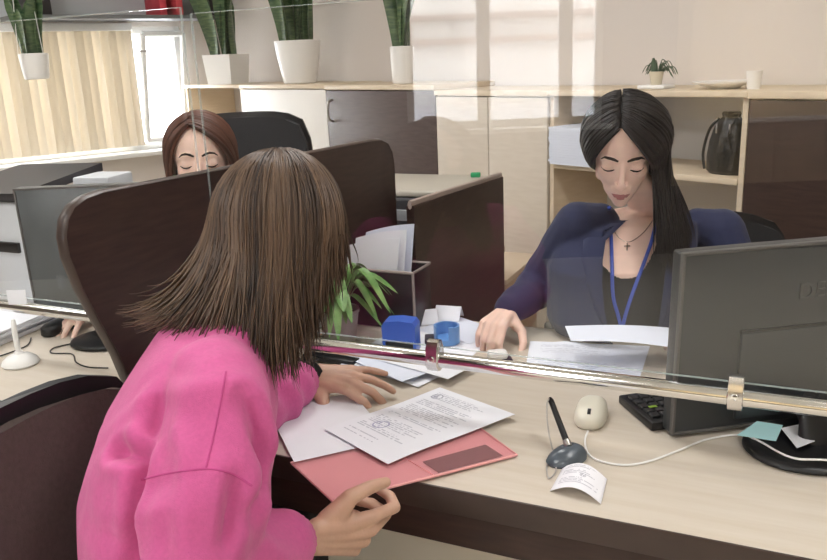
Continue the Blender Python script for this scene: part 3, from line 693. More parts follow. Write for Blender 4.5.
def cuff(a, b, r0, r1):
    ax = (b-a).normalized(); x = ax.cross(V(0, 0, 1)).normalized(); y = ax.cross(x); c_ = MB(); rg = []
    for t, r in ((0, r0*.98), (.12, r0*1.04), (.5, (r0+r1)/2*1.05), (.9, r1*1.04), (1, r1*.98), (1, r1*.84), (.5, r1*.84)):
        rg.append([a.lerp(b, t)+(x*math.cos(q)+y*math.sin(q))*r*(1+.02*math.cos(24*q)) for q in [2*PI*j/72 for j in range(72)]])
    c_.loft(rg); return c_.build('cuff', pink_m, sws, smooth=60)
cuff(elR.lerp(wrR, .74), elR.lerp(wrR, .99), .048, .037); cuff(elL.lerp(wrL, .70), elL.lerp(wrL, .90), .046, .037)
# watch on the left wrist
wt = MB(); ax = (wrL-elL).normalized(); x = ax.cross(V(0, 0, 1)).normalized(); y = x.cross(ax); wc = elL.lerp(wrL, .955)
wt.loft([[wc+ax*t+(x*math.cos(q)+y*math.sin(q))*r for q in [2*PI*j/36 for j in range(36)]] for t, r in ((-.011, .030), (-.011, .0335), (.011, .0325), (.011, .029))], closed=True)
wb = wt.build('wristwatch', mat('watch_strap', (18, 18, 20), .4), p1)
MB().box(wc+y*.036, (.034, .036, .009), 0, .003, R=Matrix((ax, x, y)).transposed()).build('watch_case', black_m, wb)
# trousers
tr_ = MB()
for s_, kn_ in ((-1, kneeR), (1, kneeL)): tr_.chain([pel+Lb*s_*.09-Z3*.02, kn_, kn_-Z3*.40+FL*.02], [.105, .078, .06])
tr_.loft([ringpts(c, Lb*a, Fb*b) for c, a, b in ((pel-Z3*.09, .17, .12), (pel+Z3*.03, .172, .125))])
link('trousers', to_local(remesh(tr_, .008, 4), W[p1]), [trouser_m], p1, None, 180)
for kn_ in (kneeR, kneeL):
    sh = MB(); sh.chain([kn_-Z3*.455-FL*.01, kn_-Z3*.465+FL*.10, kn_-Z3*.475+FL*.18], [.045, .042, .032]); link('shoe', to_local(remesh(sh, .006, 2), W[p1]), [black_m], p1, None, 180)
# hair: back-left flick over the shoulder, long curtain on the near side, ends hanging before the face
Bv = -fw; HB = Matrix((cr, cu, Bv)).transposed()     # head-sized frame used only to lay the locks out round the skull
hc = V(-0.7054, 1.0274, 1.1864); hr = (.102, .112, .108)
R = random.Random(11); hm = MB(); tone = []
EP = [(0, V(-0.8906, 0.8716, 1.0724)), (.10, V(-0.8236, 0.8450, 1.0703)), (.20, V(-0.7653, 0.8369, 1.0669)), (.30, V(-0.7221, 0.8441, 1.0617)), (.40, V(-0.6811, 0.8466, 1.0446)), (.52, V(-0.6515, 0.8613, 1.0098)), (.64, V(-0.6284, 0.8897, 0.9925)), (.74, V(-0.6192, 0.9297, 0.9970)), (.84, V(-0.6274, 0.9818, 1.0300)), (.93, V(-0.6269, 1.0420, 1.0765)), (1.0, V(-0.6346, 1.0964, 1.1162))]
TW = [(0, V(-.9, -.15, .05)), (.12, V(-.8, -.2, -.3)), (.3, V(-.4, -.1, -.9)), (.5, V(.05, 0, -1)), (.7, V(.25, .1, -1)), (1, V(-.1, .1, -1))]
paths = []
for layer, (cnt, lift, wd) in enumerate(((300, -.006, .0062), (480, .002, .0046), (520, .007, .0030))):
    for i in range(cnt):
        ph = (i+R.random())/cnt
        rt = V(-.38+.62*ph+R.uniform(-.08, .08), 1, .42-.25*ph+R.uniform(-.08, .08)).normalized()
        tx = interp([(0, -.92), (.2, -.72), (.4, -.35), (.6, .1), (.8, .6), (1, .96)], ph); tz = math.sqrt(max(.02, 1-tx*tx))
        td = V(tx, interp([(0, .15), (.3, -.15), (.6, -.25), (1, .1)], ph), tz).normalized()
        e = interp(EP, min(1, max(0, ph+R.uniform(-.03, .03)))); sh_ = R.choice((0, 0, .04, .09, .16, .26))*R.uniform(.3, 1.1)-.03
        top = hc+HB @ V(td.x*hr[0], td.y*hr[1], td.z*hr[2]); e = e.lerp(top, min(.45, sh_))+V(R.gauss(0, .009), R.gauss(0, .009), R.gauss(0, .007))
        tn = min(1, max(0, .30+R.gauss(0, .10)+(.25 if R.random() < .16 else 0)+.13*math.sin(ph*23)+.08*math.sin(ph*61)))
        paths.append((hair_path(hc, HB, hr, rt, td, e, lift+R.uniform(-.003, .003), R, interp([(0, .62), (.2, .50), (.42, .30), (1, .28)], ph), .004, interp([(0, .50), (.4, .46), (1, .42)], ph), interp(TW, ph)), tn, wd*R.uniform(.7, 1.25)))
# far side and underneath
for i in range(160):
    ph = (i+R.random())/160
    rt = V(-.2+.3*ph+R.uniform(-.08, .08), 1, .1+R.uniform(-.1, .1)).normalized(); tx = -.95+1.9*ph; td = V(tx, .05, -math.sqrt(max(.02, 1-tx*tx))).normalized()
    e = interp([(0, V(-0.8737, 0.8984, 1.0592)), (.3, V(-0.8184, 0.9804, 1.0182)), (.7, V(-0.7189, 1.0565, 0.9647)), (1, V(-0.6555, 1.1140, 1.0932))], ph)
    paths.append((hair_path(hc, HB, hr, rt, td, e, R.uniform(-.008, .004), R, .28, .004), max(0, .15+R.gauss(0, .1)), .006))
strands(hm, tone, paths, .005, R)
n0 = len(hm.v); hm.ell(hc, (hr[0]*.955, hr[1]*.955, hr[2]*.955), HB, 28, 18); tone += [.1]*(len(hm.v)-n0)
h1 = hm.build('hair', brunette_m, p1, smooth=180, fix=False); set_tone(h1, tone)

# ---- the woman in the navy blazer behind the counter
fb = V(.39, -.92, 0).normalized(); lb = V(.92, .39, 0).normalized()
E0 = V(-0.3268, 1.8316, 1.1763)
HF2 = frame(V(.174*.88, -.985*.88, -.475), -.03); ho = E0-HF2[0]*.078
nR2, nL2 = V(-0.4532, 1.9509, 1.0105), V(-0.1309, 2.1245, 0.9726); cN = V(-0.3053, 2.0926, 1.0229)
e2R, w2R = V(-0.5580, 1.9876, 0.8412), V(-0.5942, 1.8088, 0.8150)
e2L, w2L = V(-0.0394, 2.0686, 0.7619), V(-0.0728, 1.8483, 0.7669)
p2 = V(-.30, 2.17, .53)
fc = [V(-0.3173, 1.9573, 1.0108)-fb*.085, V(-0.3073, 1.8753, 0.9143)-fb*.11, V(-0.2996, 1.8405, 0.7886)-fb*.115]
M2 = Matrix.Translation(V(p2.x, p2.y, 0)); b2 = MB()
b2.loft([ringpts(c, lb*a, fb*b) for c, a, b in ((p2-Z3*.06, .175, .12), (p2+Z3*.06, .165, .12), (fc[2].lerp(p2, .45), .135, .10), (fc[2], .135, .10), (fc[1], .145, .102), (fc[0]+Z3*.0, .135, .078), (cN.lerp(fc[0], .45)+Z3*.012, .085, .058), (cN+fb*.035+Z3*.02, .056, .054), (cN.lerp(ho, .45)+fb*.03, .048, .05), (ho-HF2[2]*.05, .044, .048))])
b2.chain([nR2, e2R, w2R], [.038, .036, .025]); b2.chain([nL2, e2L, w2L], [.038, .036, .025])
b2.chain([nR2-Z3*.015, cN-Z3*.01], [.03, .04]); b2.chain([nL2-Z3*.015, cN-Z3*.01], [.03, .04])
head_parts(b2, ho, HF2)
d2R = V(-0.6102, 1.6764, 0.8000)-w2R
hand_parts(b2, w2R, d2R, V(0, -.25, 1), -1, [(.75, .75, .35), (.75, .7, .35), (.75, .7, .35), (.7, .7, .3)], [(.45, .75, -.5), (.75, .45, -.6), (.9, .1, -.6)], 1.0, (.10, .03, -.04, -.12))
d2L = V(-0.1589, 1.7783, 0.8195)-w2L
hand_parts(b2, w2L, d2L, V(.35, .15, .9), 1 if d2L.cross(V(.35, .15, .9)).y > 0 else -1, [(.5, .6, .3), (.6, .7, .4), (.7, .8, .4), (.8, .8, .4)], [(.6, .6, -.1), (.9, .25, .05), (.95, 0, 0)], .98)
for s_ in (-1, 1):
    kn_ = p2+fb*.42+lb*.1*s_; b2.chain([p2+lb*s_*.09-Z3*.02, kn_, kn_-Z3*.43], [.085, .06, .042]); b2.chain([kn_-Z3*.44, kn_-Z3*.46+fb*.15], [.035, .03])
me = to_local(remesh(b2, .0034, 3), M2)
pw = tag(link('person', me, [skin_m], None, M2, 180), 'woman with black centre-parted hair in a navy blazer seated behind the counter', 'person')
face_details(ho, HF2, pw, lip_m)
tb_ = MB(); tb_.loft([ringpts(c, lb*a, fb*b) for c, a, b in ((p2-Z3*.03, .178, .124), (p2+Z3*.06, .170, .125), (fc[2].lerp(p2, .45), .141, .106), (fc[2], .141, .106), (fc[1], .151, .1075), (fc[0], .140, .083), (cN.lerp(fc[0], .5), .09, .066))])
me = remesh(tb_, .0028, 6); a = vco(me); nk = V(-0.3072, 1.8499, 0.9064)
lco = np.array([(V(p)-nk).dot(lb) for p in a]); keep = a[:, 2] < nk.z+np.clip(9*(np.abs(lco)-.012), 0, None)**1.6*.14+.002
tk = link('knit_top', to_local(cull(me, keep), W[pw]), [top_m], pw, None, 180)
# blazer shell: torso and sleeves, open down the front
bz = MB(); bz.loft([ringpts(c, lb*a, fb*b) for c, a, b in ((p2+Z3*.0, .205, .148), (fc[2].lerp(p2, .45), .18, .14), (fc[2], .178, .138), (fc[1], .185, .135), (fc[0]+V(0, 0, .0), .175, .112), (cN.lerp(fc[0], .45)+Z3*.005, .115, .082), (cN+fb*.010+Z3*.006, .072, .062))])
bz.chain([nR2.lerp(cN, .3), nR2+V(0, 0, .002), nR2.lerp(e2R, .5), e2R, e2R.lerp(w2R, .5), e2R.lerp(w2R, .9)], [.05, .062, .060, .056, .048, .040])
bz.chain([nL2.lerp(cN, .3), nL2+V(0, 0, .002), nL2.lerp(e2L, .5), e2L, e2L.lerp(w2L, .5), e2L.lerp(w2L, .88)], [.05, .062, .060, .056, .048, .040])
me = remesh(bz, .0042, 9)
def fold2(p):
    q = noise.noise(V(p.x*8, p.y*8, p.z*5)); ua = (p-e2R).dot((w2R-e2R).normalized()); near = math.exp(-((p-e2R).length/.12)**2)
    return .003*q+.0055*near*math.sin(70*ua+4*noise.noise(p*9))
folds(me, fold2); a = vco(me)
cl = [(z_, c_) for z_, c_ in sorted(((q.z, q) for q in fc+[p2+fb*.02, cN]), key=lambda t: t[0])]
keep = np.ones(len(a), bool)
for i, p in enumerate(a):
    c_ = interp(cl, p[2]); q = V(p)-c_; h_ = p[2]
    wv = interp([(.4, .035), (.70, .045), (.80, .067), (.93, .079), (1.0, .075), (1.06, .062), (1.2, .06)], h_)
    if abs(q.dot(lb)) < wv and q.dot(fb) > .0: keep[i] = False
    if h_ > cN.z-.055 and q.dot(fb) > .01 and abs(q.dot(lb)) < .066: keep[i] = False
    if h_ > cN.z+.008 and q.dot(fb) > -.03 and abs(q.dot(lb)) < .08: keep[i] = False
me = cull(me, keep)
bl = link('blazer', to_local(me, W[pw]), [navy_m], pw, None, 180)
so_ = bl.modifiers.new('cloth', 'SOLIDIFY'); so_.thickness = .004; so_.offset = -1
bvb = BVHTree.FromObject(bl, bpy.context.evaluated_depsgraph_get())
def snap2(bv, ob, p, lift=.001):
    h = bv.find_nearest(W[ob].inverted() @ V(p)); return W[ob] @ (h[0]+h[1]*lift)
# lapels: folded strips lying along both edges of the opening
for s_ in (-1, 1):
    g = []
    for zt, inner, outer in ((1.02, .071, .108), (.99, .076, .125), (.95, .079, .124), (.90, .077, .110), (.84, .070, .090), (.78, .060, .068)):
        c_ = interp(cl, zt); row = []
        for k in range(5):
            l_ = (inner-.004+(outer-inner)*k/4)*s_; h = bvb.ray_cast(W[bl].inverted() @ (c_+lb*l_+fb*.4+V(0, 0, 0)), -fb)
            ht = W[bl] @ h[0] if h[0] is not None else None; row.append(ht+fb*(.005 if k < 4 else .002) if ht is not None and (ht-c_).dot(fb) > .04 else None)
        dd_ = max([(q-c_).dot(fb) for q in row if q is not None] or [.12])
        row = [q if q is not None else c_+lb*((inner-.004+(outer-inner)*k/4)*s_)+fb*dd_ for k, q in enumerate(row)]; g.append(row)
    lpm = MB(); lpm.grid(lambda u, v: V(g[min(5, int(round(v*5)))][min(4, int(round(u*4)))]), 4, 5, .003*s_)
    lpm.build('lapel', navy_m, bl, smooth=60)
# lanyard and necklace
bvt = BVHTree.FromObject(tk, bpy.context.evaluated_depsgraph_get()); bvs = BVHTree.FromObject(pw, bpy.context.evaluated_depsgraph_get())
def front(d, lift):
    ps = []
    for bv, ob in ((bvt, tk), (bvs, pw)):
        Mi = W[ob].inverted(); h = bv.ray_cast(Mi @ CAMP, (Mi.to_3x3() @ V(d)).normalized())
        if h[0] is not None: ps.append(h[3])
    return CAMP+V(d).normalized()*(min(ps) if ps else 1.9)-V(d).normalized()*lift
blue_m = mat('blue_ribbon', (58, 82, 176), .6)
ly = MB()
for ln in ([(-0.1869, 0.9655, -0.1812), (-0.1827, 0.9601, -0.2119), (-0.1791, 0.9523, -0.2472), (-0.1749, 0.9422, -0.2858), (-0.1672, 0.9364, -0.3087), (-0.1611, 0.9317, -0.3257)], [(-0.1320, 0.9710, -0.1994), (-0.1360, 0.9651, -0.2240), (-0.1441, 0.9566, -0.2534), (-0.1522, 0.9474, -0.2815), (-0.1582, 0.9388, -0.3060), (-0.1611, 0.9317, -0.3257)]):
    ly.tube([front(d, .0045) for d in catmull(ln, 8)], .0042, 8, flat=.3, up=cr)
ly.build('lanyard', blue_m, pw)
nk_m = mat('silver', (206, 198, 190), .25, 1); nc = MB()
nc.tube([front(d, .0013) for d in catmull(((-0.1846, 0.9622, -0.2001), (-0.1768, 0.9607, -0.2142), (-0.1694, 0.9604, -0.2212), (-0.1635, 0.9609, -0.2234), (-0.1556, 0.9628, -0.2209), (-0.1448, 0.9666, -0.2113), (-0.1356, 0.9710, -0.1971)), 8)], .0009, 6); nb = nc.build('necklace', nk_m, pw)
cc = front((-0.1630, 0.9593, -0.2305), .003); b = MB(); b.box(cc, (.0028, .0028, .026), math.atan2(lb.y, lb.x), .0008); b.box(cc+Z3*.005, (.016, .0028, .0028), math.atan2(lb.y, lb.x), .0008); b.build('cross_pendant', nk_m, nb)
# hair
B2 = Matrix(HF2).transposed(); hc2 = ho+HF2[2]*.026-HF2[0]*.006; hr2 = (.101, .083, .096)
hm = MB(); tone = []; R = random.Random(21); paths = []
EL = [(0, V(-0.2390, 1.8648, 0.9630)), (.25, V(-0.2165, 1.8895, 0.9344)), (.5, V(-0.1994, 1.9333, 0.9392)), (.75, V(-0.1910, 2.0133, 0.9630)), (1, V(-0.2597, 2.1420, 0.9649))]
ER = [(0, V(-0.3974, 2.0070, 1.1088)), (.2, V(-0.3591, 2.1666, 1.0474)), (1, V(-0.3179, 2.1865, 0.9745))]
for s_, cnt in ((1, 620), (-1, 520)):
    for i in range(cnt):
        ph = (i+R.random())/cnt; al = math.radians(44+118*ph**.9+R.uniform(-3, 3))
        rt = V(math.cos(al), -.10+.035*R.uniform(-1, 1)+.05*s_, math.sin(al)).normalized()
        az = math.radians(52+128*ph) if s_ > 0 else math.radians(58+122*ph)
        td = V(math.cos(az), s_*math.sin(az), -(.50-.9*ph if ph < .4 else .14)+R.uniform(-.05, .05)).normalized()
        e = interp(EL if s_ > 0 else ER, ph)+V(R.gauss(0, .006), R.gauss(0, .006), R.gauss(0, .012))
        bulge = .016 if s_ > 0 else .006
        paths.append((hair_path(hc2, B2, (hr2[0], hr2[1]+bulge*math.sin(az)**2, hr2[2]), rt, td, e, R.choice((-.003, .003, .006))+R.uniform(-.002, .002), R, .35, .0025, .38), min(1, max(0, .3+R.gauss(0, .2))), R.uniform(.0028, .0052)))
strands(hm, tone, paths, .005, R)
# scalp under the locks
n0 = len(hm.v); cap = MB(); cap.ell(V(0, 0, 0), (hr2[0]*.965, hr2[1]*.965, hr2[2]*.965), None, 32, 24)
kv = {}
for i, p in enumerate(cap.v):
    q = V(p); az = math.atan2(abs(q.y), q.x)
    if not (q.x > .02 and q.z < .058 and az < 1.15): kv[i] = len(kv)
hm.add([hc2+B2 @ V(cap.v[i]) for i in kv], [tuple(kv[j] for j in f) for f in cap.f if all(j in kv for j in f)]); tone += [.05]*(len(hm.v)-n0)
h2 = hm.build('hair', black_hair_m, pw, smooth=180, fix=False); set_tone(h2, tone)

# ---- the woman of the left place: only brow, eyes and hand show past the wing partition
E1 = V(-1.3400, 1.6152, 1.1954); HF3 = frame(V(.56, -.83, .02)); h3 = E1-HF3[0]*.078; f3 = V(.45, -.89, 0).normalized(); l3 = V(.89, .45, 0)
c3 = h3-Z3*.16-f3*.07; p3 = V(c3.x-f3.x*.2, c3.y-f3.y*.2, .53)
s3R, s3L = c3-l3*.165-Z3*.05, c3+l3*.165-Z3*.05
w3R = V(-1.745, 1.60, .79); e3R = V(-1.70, 1.84, .80); w3L = V(-1.42, 1.60, .785); e3L = V(-1.30, 1.80, .80)
M3 = Matrix.Translation(V(p3.x, p3.y, 0)); b3 = MB()
b3.loft([ringpts(c, l3*a, f3*b) for c, a, b in ((p3-Z3*.06, .17, .12), (p3+Z3*.08, .16, .12), (p3.lerp(c3, .6), .14, .1), (c3-Z3*.09, .14, .09), (c3-Z3*.02, .09, .06), (c3+Z3*.04+f3*.02, .052, .052), (h3-Z3*.05, .045, .048))])
b3.chain([s3R, e3R, w3R], [.046, .037, .026]); b3.chain([s3L, e3L, w3L], [.046, .037, .026]); head_parts(b3, h3, HF3)
hand_parts(b3, w3R, V(.12, -1, -.03), V(0, 0, 1), -1, [(.3, .3, .2)]*4, [(.5, .8, -.3), (.8, .4, -.3), (.9, .1, -.2)])
hand_parts(b3, w3L, V(-.3, -1, -.03), V(0, 0, 1), 1, [(.2, .3, .2)]*4, [(.5, .8, -.3), (.8, .4, -.3), (.9, .1, -.2)])
for s_ in (-1, 1): kn_ = p3+f3*.4+l3*.1*s_; b3.chain([p3+l3*.09*s_, kn_, kn_-Z3*.44], [.09, .065, .045]); b3.chain([kn_-Z3*.45, kn_-Z3*.465+f3*.15], [.04, .035])
pl = tag(link('person', to_local(remesh(b3, .004, 3), M3), [skin_m], None, M3, 180), 'woman with auburn hair whose brow and eyes show over the wing partition', 'person')
face_details(h3, HF3, pl, lip_m)
g3 = MB(); g3.loft([ringpts(c, l3*a, f3*b) for c, a, b in ((p3-Z3*.04, .18, .13), (p3+Z3*.08, .172, .132), (p3.lerp(c3, .6), .152, .112), (c3-Z3*.09, .152, .102), (c3-Z3*.03, .10, .07))])
g3.chain([s3R, e3R, e3R.lerp(w3R, .85)], [.056, .046, .036]); g3.chain([s3L, e3L, e3L.lerp(w3L, .85)], [.056, .046, .036])
link('knit_top', to_local(remesh(g3, .007, 4), W[pl]), [grey_top_m], pl, None, 180)
B3 = Matrix(HF3).transposed(); hc3 = h3+HF3[2]*.026-HF3[0]*.006; hm = MB(); tone = []; paths = []; R = random.Random(5)
for s_ in (1, -1):
    for i in range(230):
        ph = (i+R.random())/230; al = math.radians(46+116*ph); rt = V(math.cos(al), -.22+.05*R.uniform(-1, 1), math.sin(al)).normalized(); az = math.radians(56+124*ph)
        td = V(math.cos(az), s_*math.sin(az), -.1).normalized(); e = h3+B3 @ V(.03-.11*ph, s_*(.085-.04*ph), 0)-Z3*(.19+R.uniform(-.02, .02))
        paths.append((hair_path(hc3, B3, (.102, .086, .098), rt, td, e, R.uniform(-.004, .006), R, .35, .004, .4), min(1, max(0, .4+R.gauss(0, .2))), R.uniform(.004, .007)))
strands(hm, tone, paths, .005, R)
n0 = len(hm.v); hm.add([hc3+B3 @ V(cap.v[i]) for i in kv], [tuple(kv[j] for j in f) for f in cap.f if all(j in kv for j in f)]); tone += [.05]*(len(hm.v)-n0)
h_ = hm.build('hair', auburn_m, pl, smooth=180, fix=False); set_tone(h_, tone)

# ---- chairs
def office_chair(label, c, facing, back_c, w_, z0, z1, fab, rim, arms=True, seat_z=.46, curve=.05):
    c = V(c[0], c[1], 0); f = V(facing).normalized(); l = Z3.cross(f); t = thing('office_chair', label, 'chair', c)
    Rm = Matrix((f, l, Z3)).transposed(); bc = V(back_c[0], back_c[1], 0)
    def shell(d0, d1, grow, zz0, zz1, mm, nm):
        rg = []
        nz = 10
        for i in range(nz+1):
            v = i/nz; z = zz0+(zz1-zz0)*v; ww = (w_/2+grow)*(1-.10*(2*v-1)**2)*(1 if 0 < i < nz else .93); lean = -.08*v
            row = []
            for j in range(9): q = j/8*2-1; row.append(bc+l*(q*ww)+f*(lean+curve*q*q+d1)+V(0, 0, z-.03*q**4*v))
            for j in range(8, -1, -1): q = j/8*2-1; row.append(bc+l*(q*ww)+f*(lean+curve*q*q+d0)+V(0, 0, z-.03*q**4*v))
            rg.append(row)
        b = MB(); b.loft(rg); return b.build(nm, mm, t, smooth=50)
    shell(-.01, .035, 0, z0+.012, z1-.016, fab, 'backrest'); shell(-.028, -.006, .012, z0, z1, rim, 'back_shell')
    b = MB(); b.box(c+V(0, 0, seat_z-.035), (.46, .48, .07), 0, .028, R=Rm, seg=4); b.build('seat', fab, t)
    b = MB(); b.tube(catmull([bc-f*.04+V(0, 0, z0+.1), bc-f*.07+V(0, 0, z0-.02), c-f*.16+V(0, 0, seat_z-.085), c+V(0, 0, seat_z-.085)], 6), .022, 8, flat=.6); b.build('back_bar', black_m, t)
    b = MB(); b.lathe([(0, .10), (.028, .10), (.028, .28), (.02, .285), (.02, seat_z-.07), (0, seat_z-.07)], c, n=20); b.build('gas_column', black_m, t)
    for k in range(5):
        a = 2*PI*k/5+.3; d = V(math.cos(a), math.sin(a), 0); b = MB(); b.tube([c+V(0, 0, .10), c+d*.15+V(0, 0, .095), c+d*.28+V(0, 0, .075)], [.025, .02, .015], 8, flat=.8); lg = b.build('leg', black_m, t)
        b = MB(); b.lathe([(0, -.012), (.026, -.012), (.03, -.006), (.03, .006), (.026, .012), (0, .012)], c+d*.28+V(0, 0, .031), Matrix.Rotation(a, 3, 'Z') @ Matrix.Rotation(PI/2, 3, 'X'), 18); b.build('castor', black_m, lg)
    if arms:
        for s_ in (-1, 1):
            a0 = c+l*s_*.27; b = MB(); b.tube(catmull([a0-f*.06+V(0, 0, seat_z-.06), a0+l*s_*.015-f*.05+V(0, 0, seat_z+.1), a0+f*.0+V(0, 0, seat_z+.185)], 6), .016, 8); ar = b.build('armrest', black_m, t)
            b = MB(); b.box(a0+f*.02+V(0, 0, seat_z+.2), (.24, .055, .03), 0, .012, R=Rm, seg=3); b.build('arm_pad', black_m, ar)
    return t
office_chair('brown fabric office chair under the woman in pink', (-.74, .76), (1, .05, 0), (-.965, .76), .47, .50, .945, dark_fab, black_m, arms=False, curve=.03)
office_chair('black office chair behind the woman in the navy blazer', (p2.x+.01, p2.y+.03), fb, (-.195, 2.41), .50, .55, .955, black_fab, black_m)
office_chair('black high backed office chair behind the auburn haired woman', (p3.x, p3.y+.02), (.42, -.9, 0), (-1.6744, 2.2580, 1.1867), .46, .60, 1.275, black_fab, black_m, curve=.06)

# ------------------------------------------------------------------ papers and small things on the counter
ZD = .75
def sheet(name, label, cat, corners, th, mm, fn=None, nu=10, nv=14, group=None, smooth=60):
    # corners: bottom-left, bottom-right, top-right, top-left
    a, b_, c_, d_ = [V(q) for q in corners]
    def f(u, v):
        p = (a*(1-u)+b_*u)*(1-v)+(d_*(1-u)+c_*u)*v
        return p+V(0, 0, fn(u, v)) if fn else p
    b = MB(); b.grid(f, nu, nv, th); return tag(b.build(name, mm, smooth=smooth), label, cat, group)
letter_m = print_mat('printed_letter', (238, 240, 247), (120, 124, 146), 46, .55, ((.30, .30, .075, (96, 100, 160), 1.41), (.16, .87, .055, (90, 92, 128), 1.41)), ucount=34)
form_m = print_mat('printed_form', (232, 236, 246), (120, 126, 150), 40, .45, ucount=24)
slip_m = print_mat('printed_slip', (240, 240, 246), (110, 112, 136), 16, .75, ((.55, .55, .06, (70, 72, 110), 1.0),), ucount=18)
# pink document folder: back sheet, clear pink film, held in the right hand
folder_m = mat('pink_folder', (235, 176, 180), .4, var=.05, vs=9)
film = bpy.data.materials.new('pink_film'); film.use_nodes = True; nt = film.node_tree
t_ = nt.nodes.new('ShaderNodeBsdfTransparent'); t_.inputs[0].default_value = (*lin((253, 247, 248)), 1); mx_ = nt.nodes.new('ShaderNodeMixShader'); mx_.inputs[0].default_value = .13
pb_ = nt.nodes['Principled BSDF']; pb_.inputs['Base Color'].default_value = (*lin((244, 190, 190)), 1); pb_.inputs['Roughness'].default_value = .25
nt.links.new(t_.outputs[0], mx_.inputs[1]); nt.links.new(pb_.outputs[0], mx_.inputs[2]); nt.links.new(mx_.outputs[0], nt.nodes['Material Output'].inputs[0])
FA, FB, FC, FD = V(-0.7454, 1.0539, 0.7530), V(-0.6074, 0.9624, 0.7570), V(-0.3841, 1.2173, 0.7530), V(-0.5330, 1.3363, 0.7530)
fo = thing('document_folder', 'translucent pink document folder half over the counter edge', 'folder', (FA+FB+FC+FD)/4)
def quad(pts, z, th, mm, nm, parent, mrg=0):
    c_ = sum(pts, V(0, 0, 0))/4; q = [p.lerp(c_, mrg)+V(0, 0, z) for p in pts]; b = MB(); b.grid(lambda u, v: (q[0]*(1-u)+q[1]*u)*(1-v)+(q[3]*(1-u)+q[2]*u)*v, 6, 6, th); return b.build(nm, mm, parent, smooth=60)
quad([FA, FB, FC, FD], 0, .0008, folder_m, 'back_sheet', fo); quad([FA, FB, FC, FD], .0042, .0004, film, 'front_film', fo, .004)
b = MB(); seal = [p+V(0, 0, .0022) for p in (FA, FB, FC, FD)]; b.tube(seal, .0022, 6, closed=True); b.build('welded_edge', mat('pink_weld', (238, 172, 172), .35), fo)
b = MB(); b.tube([FB.lerp(FC, .52)+V(0, 0, .0046), FA.lerp(FD, .45)+V(0, 0, .0046)], .0012, 6, flat=.4); b.build('pocket_seam', MATS['pink_weld'], fo)
def onf(u, v, z): return (FA*(1-u)+FB*u)*(1-v)+(FD*(1-u)+FC*u)*v+V(0, 0, z)
PA = [onf(.70, .55, .002), onf(.965, .56, .002), onf(.955, .93, .002), onf(.69, .92, .002)]
pas = thing('passport_booklet', 'dark maroon booklet inside the pink folder', 'booklet', sum(PA, V(0, 0, 0))/4)
quad(PA, .0012, .0012, mat('maroon_cover', (84, 34, 44), .5), 'cover', pas); quad(PA, -.0001, .0008, paper_m, 'pages', pas, .02)
sheet('paper_sheet', 'plain white sheet lying under the printed letter and the left hand', 'paper', [(-0.7375, 1.0522, 0.7592), (-0.6121, 1.1864, 0.7592), (-0.7882, 1.3558, 0.7592), (-0.9065, 1.2194, 0.7592)], .0006, paper_m)
sheet('printed_letter', 'printed white letter lying across the pink folder', 'paper', [(-0.7477, 1.1760, 0.7615), (-0.5757, 1.0960, 0.7615), (-0.4325, 1.3599, 0.7605), (-0.6197, 1.4333, 0.7605)], .0006, letter_m, lambda u, v: .004*math.sin(PI*v)*(.4+.6*u)+.002*math.sin(2*PI*v+1))
sheet('receipt_slip', 'small curled printed slip at the counter edge', 'slip', [(-0.3002, 1.1253, 0.7520), (-0.2166, 1.1153, 0.7520), (-0.2233, 1.1944, 0.7520), (-0.3002, 1.2086, 0.7520)], .0005, slip_m, lambda u, v: .017*math.sin(PI*u), 16, 6)
# pen on a chain in its holder
ph = V(-0.3015, 1.2344, 0.7500); pn = thing('desk_pen', 'black chained pen standing in a grey teardrop holder', 'pen', ph)
b = MB(); Rp = Matrix.Rotation(.9, 3, 'Z')
b.loft([[ph+Rp @ V(r*math.cos(q)*1.15+.006*z/.02, r*math.sin(q)*.8, z) for q in [2*PI*j/28 for j in range(28)]] for r, z in ((.0, 0), (.031, 0), (.034, .004), (.032, .012), (.024, .021), (.014, .027), (.0, .028))])
b.build('holder', mat('smoke_plastic', (84, 92, 100), .2), pn)
pt0 = ph+V(.004, .004, .024); pt1 = V(-0.3513, 1.3127, 0.8277); b = MB(); dpn = (pt1-pt0).normalized(); b.tube([pt0, pt0+dpn*.012, pt0+dpn*.05, pt1-dpn*.006, pt1], [.0045, .0058, .0055, .0052, .003], 14); b.build('pen', black_m, pn)
b = MB(); b.tube([pt0+dpn*.002, pt0+dpn*.014], [.0068, .0072], 14); b.build('collar', steel_m, pn)
cp = catmull([pt1, (-0.3504, 1.2892, 0.8241), (-0.3408, 1.2614, 0.7935), (-0.3274, 1.2456, 0.7570), (-0.3082, 1.1928, 0.7530), (-0.3121, 1.1630, 0.7530), (-0.3259, 1.2009, 0.7530), (-0.3186, 1.2258, 0.7550), (-0.3061, 1.2114, 0.7570)], 14); b = MB()
for q in cp[::1]: b.ell(q, (.0016,)*3, nu=6, nv=4)
b.build('bead_chain', steel_m, pn)
